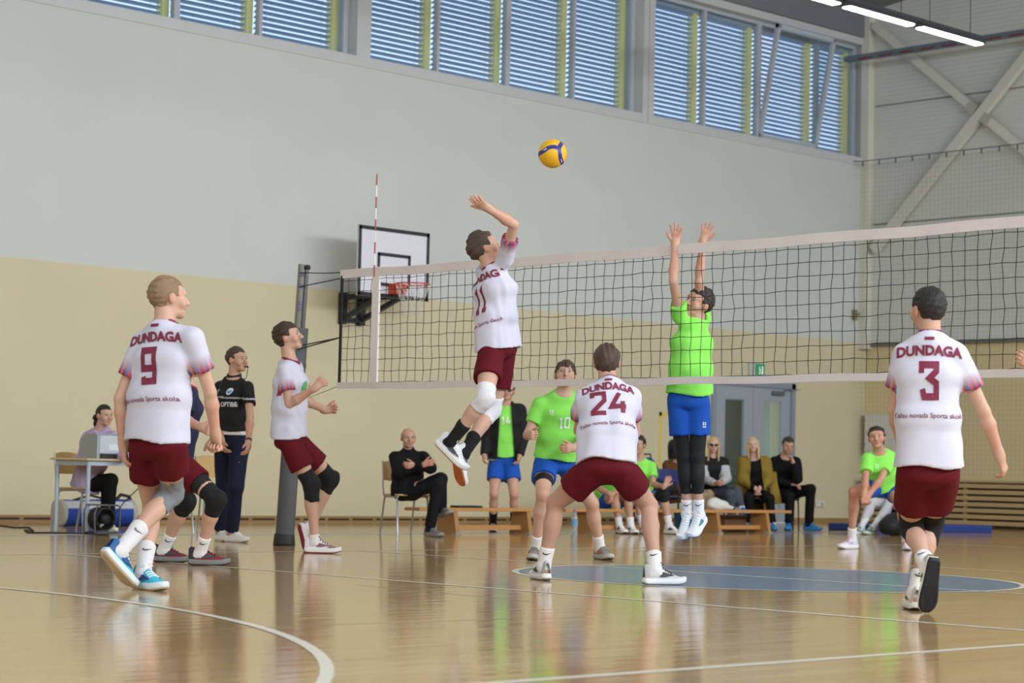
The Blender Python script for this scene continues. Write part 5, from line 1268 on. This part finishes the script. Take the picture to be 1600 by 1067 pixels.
# basketball backboard
bx0, bx1, bz0, bz1, by = 5.66, 6.90, 2.98, 3.90, 11.4
bk = empty('basketball_hoop', (6.28, WALLY, 0)); tag(bk, 'white basketball backboard with orange hoop on the long wall', 'basketball hoop'); L0 = (-6.28, -WALLY, 0)
def bkb(a, b, nm, m, par=bk): return MB().box(tuple(np.array(a)+L0), tuple(np.array(b)+L0)).build(nm, m, par)
M_BK = mat('hoop_black', '1C2028', .5); board = bkb((bx0, by, bz0), (bx1, by+.03, bz1), 'board', mat('board_white', 'DADBE6', .35))
for a, b in (((bx0, bz0), (bx1, bz0+.05)), ((bx0, bz1-.05), (bx1, bz1)), ((bx0, bz0), (bx0+.05, bz1)), ((bx1-.05, bz0), (bx1, bz1))): bkb((a[0], by-.004, a[1]), (b[0], by, b[1]), 'border', M_BK, board)
cx = 6.28; ix0, ix1, iz0, iz1 = cx-.29, cx+.29, 3.13, 3.57
for a, b in (((ix0, iz0), (ix1, iz0+.045)), ((ix0, iz1-.045), (ix1, iz1)), ((ix0, iz0), (ix0+.045, iz1)), ((ix1-.045, iz0), (ix1, iz1))): bkb((a[0], by-.004, a[1]), (b[0], by, b[1]), 'target_square', M_BK, board)
fm = MB()
for xx in (cx-.16, cx+.16):
    fm.bar(np.array((xx, by+.05, 3.02))+L0, np.array((xx, WALLY-.03, 3.02))+L0, .06, .07); fm.bar(np.array((xx, by+.05, 3.0))+L0, np.array((xx, WALLY-.03, 2.72))+L0, .06, .06); fm.bar(np.array((xx, WALLY-.04, 2.66))+L0, np.array((xx, WALLY-.04, 3.08))+L0, .10, .08, (0, 1, 0)); fm.bar(np.array((xx, by+.06, 2.98))+L0, np.array((xx, by+.06, 3.85))+L0, .05, .05, (0, 1, 0))
fm.bar(np.array((cx-.16, WALLY-.04, 2.72))+L0, np.array((cx+.16, WALLY-.04, 2.72))+L0, .06, .06)
fm.build('bracket', M_BK, bk)
M_OR = mat('hoop_orange', 'C2402A', .4); rc_ = np.array((cx, by-.38, 3.15))+L0
rim = MB().tube([rc_+(.225*math.cos(a), .225*math.sin(a), 0) for a in np.linspace(0, 2*math.pi, 33)], .010, 8, False); rim.build('rim', M_OR, bk)
MB().box(tuple(np.array((cx-.09, by-.16, 3.03))+L0), tuple(np.array((cx+.09, by-.004, 3.165))+L0)).build('rim_mount', M_OR, bk)
gn = MB()
for k in range(12):
    for sg in (1, -1):
        pts = []
        for j in range(5):
            a = 2*math.pi*(k+sg*j*.5)/12; rr = (.22, .19, .155, .13, .125)[j]; pts.append(rc_+(rr*math.cos(a), rr*math.sin(a), -.10*j-.01))
        gn.tube(pts, .0045, 4, False)
gn.build('hoop_net', mat('hoop_net_white', 'D9D6D0', .8), bk)

# ------------------------------------------------------------------ furniture and small things
def xy_floor(px, py): p = on_plane(px, py, 2, 0.0); return p
# low benches
M_PINE = mat('bench_pine', 'BF8A52', .45, vary=.15, vscale=6); M_PINE2 = mat('bench_leg_pine', 'A87A48', .5, vary=.15, vscale=6)
def bench(x0, x1, legs, lab):
    b = empty('gym_bench', (x0, 8.2, 0)); tag(b, lab, 'bench', 'low wooden benches along the wall'); w = x1-x0
    MB().rbox((0, -.13, .262), (w, .13, .300), .006).build('seat_board', M_PINE, b)
    for lx in legs:
        l = lx-x0; MB().prism([(-.17, 0), (.17, 0), (.12, .262), (-.12, .262)], 0, l-.03, l+.03).build('leg', M_PINE2, b)
        MB().box((l-.045, -.18, 0), (l+.045, -.10, .02)).build('foot_pad', mat('rubber_grey', '8B8B86', .7), b)
    MB().rbox((legs[0]-x0, -.03, .045), (legs[-1]-x0, .03, .10), .004).build('beam', M_PINE, b)
bench(3.87, 6.15, (4.43, 5.60), 'low wooden gym bench beside the seated older man')
bench(6.22, 8.55, (6.70, 8.05), 'low wooden gym bench under the substitutes, behind number 24')
bench(8.62, 10.56, (9.04, 10.05), 'low wooden gym bench in front of the seated spectators')
# tubular chairs
M_TUBE = mat('chair_tube', 'A9AEB6', .3, .7); M_PLY = mat('chair_ply', 'C7A56C', .45, vary=.1, vscale=5)
def chair(loc, rot, lab, ply=M_PLY, tube=M_TUBE, group=None):
    c = empty('chair', loc, rot); tag(c, lab, 'chair', group)
    MB().rbox((-.20, -.19, .435), (.20, .21, .453), .008).build('seat', ply, c)
    pts = [(-.19, -.23, .80), (-.07, -.255, .82), (.07, -.255, .82), (.19, -.23, .80), (.185, -.215, .60), (.07, -.24, .59), (-.07, -.24, .59), (-.185, -.215, .60)]
    MB().add([(x, y, z) for x, y, z in pts]+[(x, y+.014, z) for x, y, z in pts], [(0, 1, 6, 7), (1, 2, 5, 6), (2, 3, 4, 5), (15, 14, 9, 8), (14, 13, 10, 9), (13, 12, 11, 10), (0, 8, 9, 1), (1, 9, 10, 2), (2, 10, 11, 3), (3, 11, 12, 4), (7, 6, 14, 15), (6, 5, 13, 14), (5, 4, 12, 13), (0, 7, 15, 8)]).build('backrest', ply, c)
    for sx in (-1, 1):
        MB().tube([(sx*.19, .20, 0), (sx*.185, .16, .40), (sx*.18, .12, .43)], .011, 8).build('front_leg', tube, c)
        MB().tube([(sx*.19, -.24, 0), (sx*.185, -.16, .40), (sx*.18, -.10, .43)], .011, 8).build('rear_leg', tube, c)
        MB().tube([(sx*.185, .18, .425), (sx*.185, -.17, .425), (sx*.185, -.20, .50), (sx*.185, -.235, .81)], .010, 8).build('back_tube', tube, c)
    MB().tube([(-.185, -.12, .42), (.185, -.12, .42)], .009, 8).build('cross_bar', tube, c)
    return c
def face_rot(vx, vy): return math.atan2(vy, vx)-math.pi/2
fR, fA = cR[:2], cF[:2]
def dirxy(r, a): v = fR*r+fA*a; return face_rot(v[0], v[1])
q = at(634, 790, 23.08); chair((q[0], q[1], 0), dirxy(.5, -.9), 'steel tube chair holding the seated older man')
q = at(128, 790, 22.05); chair((q[0], q[1], 0), dirxy(.85, -.5), 'steel tube chair with plywood back behind the scorer table')
q = at(305, 790, 22.3); chair((q[0], q[1], 0), dirxy(-.5, .5), 'steel tube chair at the far end of the scorer table, mostly hidden')
M_GREY = mat('chair_grey_shell', '6C727E', .6); M_BLUS = mat('chair_blue_shell', '24306E', .55); M_DK = mat('chair_dark_tube', '2A2C32', .4, .5)
for px, py, D, lab in ((1060, 785, 29.1, 'grey chair under the brown coated spectator'), (1114, 785, 29.3, 'grey chair under the woman in sunglasses'), (1180, 785, 29.9, 'grey chair under the woman in the mustard coat'), (1224, 785, 30.25, 'grey chair under the man in dark jacket')):
    q = at(px, py, D); chair((q[0], q[1], 0), dirxy(.05, -1), lab, M_GREY, M_DK, 'chairs of the spectators')
q = at(1038, 790, 28.1); chair((q[0], q[1], 0), dirxy(-.1, -1), 'blue shell chair with a bag on it beside the substitutes', M_BLUS, M_DK)
q = at(1012, 790, 28.9); chair((q[0], q[1], 0), dirxy(-.1, -1), 'blue shell chair holding a blue backpack', M_BLUS, M_DK)
# blue backpack and black bag on the blue chairs
def blob(name, lab, cat, loc, parts, group=None):
    e = empty(name, loc); tag(e, lab, cat, group)
    for nm, prims, m, vox in parts:
        S = Sdf()
        for p in prims: getattr(S, p[0])(*p[1:])
        S.post = wrinkle(.006, 22, len(nm)+3)
        V, F = S.extract(vox); link(nm, np_mesh(nm, V, F), m, e)
    return e
I3 = np.eye(3)
q = at(1012, 720, 28.9); M_NV = mat('bag_navy', '1E2C78', .6, bump=.2, bscale=30); M_BKB = mat('bag_black', '17181C', .65, bump=.2, bscale=30)
b = blob('backpack', 'blue backpack with black straps on a blue chair', 'backpack', (q[0], q[1], .455), [('main_body', [('ell', (0, 0, .25), I3, (.19, .13, .27), .02)], M_NV, .016), ('front_pocket', [('ell', (-.03, -.11, .16), I3, (.14, .07, .13), .02)], M_BKB, .016)])
MB().tube([(-.10, .02, .50), (-.07, 0, .56), (.05, 0, .565), (.09, .02, .50)], .012, 6).build('handle', M_BKB, b)
q = at(1038, 745, 28.1); blob('sports_bag', 'dark bag lying on the blue chair behind the blocker', 'bag', (q[0], q[1], .455), [('main_body', [('ell', (0, 0, .12), I3, (.2, .15, .13), .02)], M_BKB, .016), ('flap', [('ell', (0, -.05, .2), I3, (.15, .12, .05), .02)], M_NV, .016)])
# scorer table
tl_ = on_plane(135, 833, 2, 0); t = empty('scorer_table', (tl_[0], tl_[1], 0)); tag(t, 'small table with pale top and light grey steel legs', 'table')
M_TT = mat('table_top', 'C9B48C', .45); M_TL = mat('table_steel', 'AEB9C8', .4, .2)
MB().rbox((-.06, -.06, .735), (1.52, .64, .757), .006).build('table_top', M_TT, t)
for x, y in ((0, 0), (1.46, 0), (0, .58), (1.46, .58)): MB().tube([(x, y, 0), (x, y, .735)], .022, 10).build('leg', M_TL, t)
MB().box((0, -.015, .685), (1.46, .015, .735)).box((0, .565, .685), (1.46, .595, .735)).box((-.015, 0, .685), (.015, .58, .735)).box((1.445, 0, .685), (1.475, .58, .735)).build('apron', M_TL, t)
# scoreboard console on the table
e = empty('control_console', (tl_[0]+.17, tl_[1]+.03, .757)); tag(e, 'silver grey score control console standing on the scorer table', 'console'); M_SIL = mat('console_silver', '9AA0A6', .4, .4)
MB().prism([(0, 0), (.30, 0), (.30, .20), (.22, .255), (.02, .255), (0, .23)], 0, -.06, .50).build('case', M_SIL, e)
MB().box((-.03, -.006, .06), (.47, 0, .235)).build('rear_panel', mat('console_panel', 'B9C0C8', .35, .3), e)
MB().box((-.02, -.022, 0), (.44, 0, .05)).build('connector_strip', mat('console_black', '1E1F22', .6), e)
MB().box((.08, -.010, .09), (.26, -.005, .15)).build('label_plate', mat('console_label', 'D8DEE4', .4), e)
MB().lathe([(0, 0), (.035, 0), (.035, .004)], (0, 0, 0), 16).build('emblem', mat('console_emblem', '3B4E6C', .5), e).matrix_local = Matrix.Translation((.36, -.008, .13)) @ Matrix.Rotation(math.radians(90), 4, 'X')
for k, (tx, px_, pz, w) in enumerate((('NAUTRONIC', .06, .205, .12),)):
    pass
MB().tube([(tl_[0]+.62, tl_[1]-.05, .77), (tl_[0]+.66, tl_[1]-.09, .70), (tl_[0]+.60, tl_[1]-.08, .5), (tl_[0]+.42, tl_[1]-.03, .32), (tl_[0]+.35, tl_[1]+.2, .05), (tl_[0]+.33, tl_[1]+.15, .005)], .006, 6).build('power_cable', mat('cable_black', '151517', .6))
tag(bpy.data.objects['power_cable'], 'black cable hanging from the console below the table', 'cable')
# papers / box at the far end of the table
# cable on the floor
pts = [on_plane(x, y, 2, .006) for x, y in ((-20, 820), (0, 821), (22, 824), (45, 824), (52, 829), (38, 828), (44, 832), (80, 832), (120, 833), (150, 835), (170, 836))]
tag(MB().tube(pts, .008, 6).build('floor_cable', MATS['cable_black']), 'black cable lying along the floor beside the table', 'cable')
q = on_plane(158, 834, 2, 0); e = empty('cable_reel', (q[0], q[1], 0)); tag(e, 'black cable reel with steel frame on the floor under the table', 'cable reel')
MB().lathe([(0, -.09), (.05, -.09), (.05, .09), (0, .09)], (0, 0, 0), 16).build('hub', MATS['cable_black'], e)
for o in e.children: o.matrix_local = Matrix.Translation((0, 0, .15)) @ Matrix.Rotation(math.radians(90), 4, 'X')
wd = MB()
for k in range(9): wd.tube([(.11*math.cos(a)*(1-.02*(k % 2)), .018*(k-4), .15+.11*math.sin(a)) for a in np.linspace(0, 6.283, 17)], .010, 5, False)
wd.build('cable_winding', MATS['cable_black'], e)
for sg in (-1, 1): MB().tube([(-.14, sg*.1, .012), (.14, sg*.1, .012), (.15, sg*.1, .05), (.15, sg*.1, .27), (.12, sg*.1, .29), (-.12, sg*.1, .29), (-.15, sg*.1, .2), (-.14, sg*.1, .012)], .010, 6).build('frame', mat('reel_steel', '5A5C60', .4, .6), e)
# duffel bag
q0 = on_plane(88, 822, 2, 0); q1 = on_plane(204, 822, 2, 0); a = np.array(q0); b_ = np.array(q1); L = np.linalg.norm(b_-a); ax = (b_-a)/L
e = empty('duffel_bag', tuple((a+b_)/2), math.atan2(ax[1], ax[0])); tag(e, 'blue and white cylindrical sports bag lying by the wall behind the table', 'bag')
S = Sdf(); S.cap((-L/2, 0, .15), (L/2, 0, .15), .15, .15, .01); S.post = wrinkle(.008, 16, 5)
V, F = S.extract(.014); C = np.where((V[:, 2:3] > .20) & (V[:, 2:3] < .285), np.array(srgb('C9CDD4')), np.array(srgb('1F46A6'))); C = np.where((np.abs(V[:, 0:1]) > L/2-.06), np.array(srgb('B9B6AE')) if True else C, C)
link('bag_body', np_mesh('bag_body', V, F, {'col': C}), attr_mat('bag_cloth', 'col', .6, .15, 40), e)
MB().tube([(-.3, -.02, .29), (-.1, -.06, .35), (.15, -.02, .30)], .014, 6).tube([(.25, -.03, .29), (.33, -.02, .36), (.45, 0, .34), (.52, 0, .24)], .02, 6).build('strap', MATS['bag_black'], e)
# bottle
q = at(897, 835, 0) if False else on_plane(897, 838, 2, 0); q = np.array(cC+(np.array(q)-cC)*1.0)
e = empty('water_bottle', tuple(q)); tag(e, 'clear plastic water bottle with blue label on the floor by the bench', 'bottle')
pm = mat('bottle_plastic', 'C8D8E2', .08, trans=.75, alpha=1.0)
MB().lathe([(0, 0), (.036, 0), (.040, .01), (.040, .06), (.037, .07), (.040, .08), (.040, .20), (.034, .235), (.016, .27), (.014, .285)], n=20).build('body', pm, e)
MB().lathe([(.0408, .12), (.0408, .185)], n=20).build('label', mat('bottle_label', '6F98C4', .4), e); MB().lathe([(.016, .283), (.016, .305), (0, .306)], n=16).build('cap', mat('bottle_cap', '2D5FA8', .4), e)
# folder on the bench
q = on_plane(727, 793, 1, 8.2); tag(MB().rbox((q[0]-.17, 8.12, .301), (q[0]+.20, 8.28, .325), .006).build('folder', MATS['bag_black']), 'black folder lying on the bench beside the older man', 'folder')
# white cloth on the third bench
q = on_plane(1122, 793, 1, 8.2); blob('white_cloth', 'crumpled white cloth lying on the bench before the spectators', 'cloth', (q[0], 8.2, .30), [('folds', [('ell', (0, 0, .06), I3, (.19, .1, .075), .02), ('ell', (-.08, 0, .10), I3, (.09, .08, .06), .03), ('ell', (.16, .0, .03), I3, (.13, .08, .03), .03)], mat('white_cloth', 'DAD8D6', .8), .014)])
q = at(1066, 812, 27.6); e = empty('blue_bin', (q[0], q[1], 0)); tag(e, 'small blue bucket on the floor behind the bench', 'bucket'); MB().lathe([(0, 0), (.09, 0), (.115, .26), (.12, .26), (.105, .24), (.085, .015), (0, .015)], n=20).build('bucket_body', mat('bin_blue', '2E6CA8', .5), e); MB().lathe([(.116, .25), (.124, .25), (.124, .265), (.116, .265)], n=20).build('rim', mat('bin_blue', '2E6CA8', .5), e)
q = at(1137, 818, 28.0); e = empty('wooden_box', (q[0], q[1], 0)); tag(e, 'brown wooden box on the floor behind the third bench', 'box')
MB().box((-.22, -.14, 0), (.22, .14, .20)).build('body', mat('box_brown', '6B4A2C', .7, vary=.2, vscale=8), e); MB().box((-.23, -.15, .2), (.23, .15, .225)).build('lid', mat('box_brown2', '7A5634', .7), e)
# mats on the floor at the end wall
a = on_plane(1400, 831, 2, 0); b_ = on_plane(1551, 832, 2, 0)
e = empty('floor_mat', (float(b_[0]), float(b_[1]), 0), math.atan2(b_[1]-a[1], b_[0]-a[0])); tag(e, 'thin blue exercise mat on the floor before the slatted cover', 'mat')
L = float(np.linalg.norm((b_-a)[:2])); MB().rbox((-L-.5, 0, .0), (0, .9, .10), .015).build('pad', mat('mat_blue', '23408E', .6), e); MB().box((-L-.5, -.003, .045), (0, .001, .055)).build('seam', mat('mat_seam', '182E6C', .6), e)
q = at(1408, 815, 28.2); blob('kit_bag', 'black kit bag on the floor behind the crouching receiver', 'bag', (q[0], q[1], 0), [('main_body', [('ell', (0, 0, .15), I3, (.36, .2, .17), .02)], M_BKB, .018), ('end_pocket', [('ell', (-.3, 0, .12), I3, (.1, .15, .11), .02)], M_BKB, .018)])
# wall fittings
e = empty('wall_cabinet', (ENDX-.0, 11.75, 1.2)); tag(e, 'white metal wall cabinet in the corner behind the receiver', 'cabinet'); M_CAB = mat('cabinet_white', 'C9C8C2', .45)
MB().rbox((-.16, -.55, 0), (0, .42, .68), .01).build('body', M_CAB, e); d_ = MB().rbox((-.175, -.52, .03), (-.16, .39, .65), .004).build('door', mat('cabinet_door', 'D3D2CC', .4), e)
MB().rbox((-.19, .30, .30), (-.175, .33, .40), .003).build('handle', mat('chrome', 'B8BABC', .25, .9), d_)
for zz in (.12, .55): MB().tube([(-.178, .385, zz), (-.178, .385, zz+.06)], .008, 6).build('hinge', mat('chrome', 'B8BABC', .25, .9), d_)
q = on_plane(1180, 578, 1, WALLY); e = empty('exit_sign', (q[0], WALLY, q[2])); tag(e, 'green emergency exit sign above the grey double door', 'sign')
MB().rbox((-.19, -.05, -.10), (.19, 0, .12), .01).build('housing', mat('sign_housing', 'B9BDB8', .5), e); MB().box((-.06, -.054, -.09), (.18, -.05, .10)).build('face', mat('exit_green', '2C8A5C', .5, emit=.25), e)
mn = MB(); mn.lathe([(0, 0), (.018, 0)], n=10)
fg = MB(); fg.box((.06, -.057, -.055), (.10, -.054, -.045)); fg.bar((.04, -.056, .02), (.06, -.056, -.03), .02, .003, (0, 1, 0)); fg.bar((.06, -.056, -.03), (.03, -.056, -.07), .014, .003, (0, 1, 0)); fg.bar((.04, -.056, .02), (.08, -.056, .0), .012, .003, (0, 1, 0)); fg.box((.035, -.057, .03), (.055, -.054, .055)); fg.box((.11, -.057, -.07), (.15, -.054, .07)); fg.build('running_figure', mat('exit_white', 'D6E8DC', .5, emit=.4), e)
q = on_plane(1276, 787, 1, WALLY); e = empty('wall_outlet', (q[0], WALLY, q[2])); tag(e, 'white double power outlet low on the long wall', 'outlet'); MB().rbox((-.18, -.04, -.05), (.18, 0, .05), .01).build('plate', mat('outlet_white', 'DCDAD2', .5), e)
for sx in (-.09, .09): MB().lathe([(.038, 0), (.03, .0), (.03, .003), (0, .003)], n=14).build('socket', mat('outlet_grey', 'B9B7B0', .5), e).matrix_local = Matrix.Translation((sx, -.041, 0)) @ Matrix.Rotation(math.radians(90), 4, 'X')
# yellow frame painted on the wall behind the substitutes
q = on_plane(1030, 646, 1, WALLY); x0 = q[0]; yf = MB(); yf.box((x0, WALLY-.003, .5), (x0+.06, WALLY, 1.72)); yf.box((x0, WALLY-.003, 1.66), (x0+1.1, WALLY, 1.72)); yf.box((x0+1.04, WALLY-.003, .5), (x0+1.1, WALLY, 1.72))
tag(yf.build('painted_goal_frame', mat('yellow_paint', 'D9C25E', .6)), 'yellow rectangle painted on the wall behind the substitutes', 'wall marking')
e = empty('wall_hook', tuple(on_plane(1333, 492, 1, WALLY))); tag(e, 'small brass wall fitting near the corner above the cream paint', 'fitting'); MB().rbox((-.05, -.06, -.09), (.05, 0, .09), .01).build('plate', mat('brass_dull', '8E8458', .5, .3), e); MB().tube([(0, -.06, 0), (0, -.12, 0), (0, -.13, .04)], .015, 6).build('peg', mat('brass_dull', '8E8458', .5, .3), e)
print('BUILT', len(bpy.data.objects), 'objects', sum(len(o.data.polygons) for o in bpy.data.objects if o.type == 'MESH'))
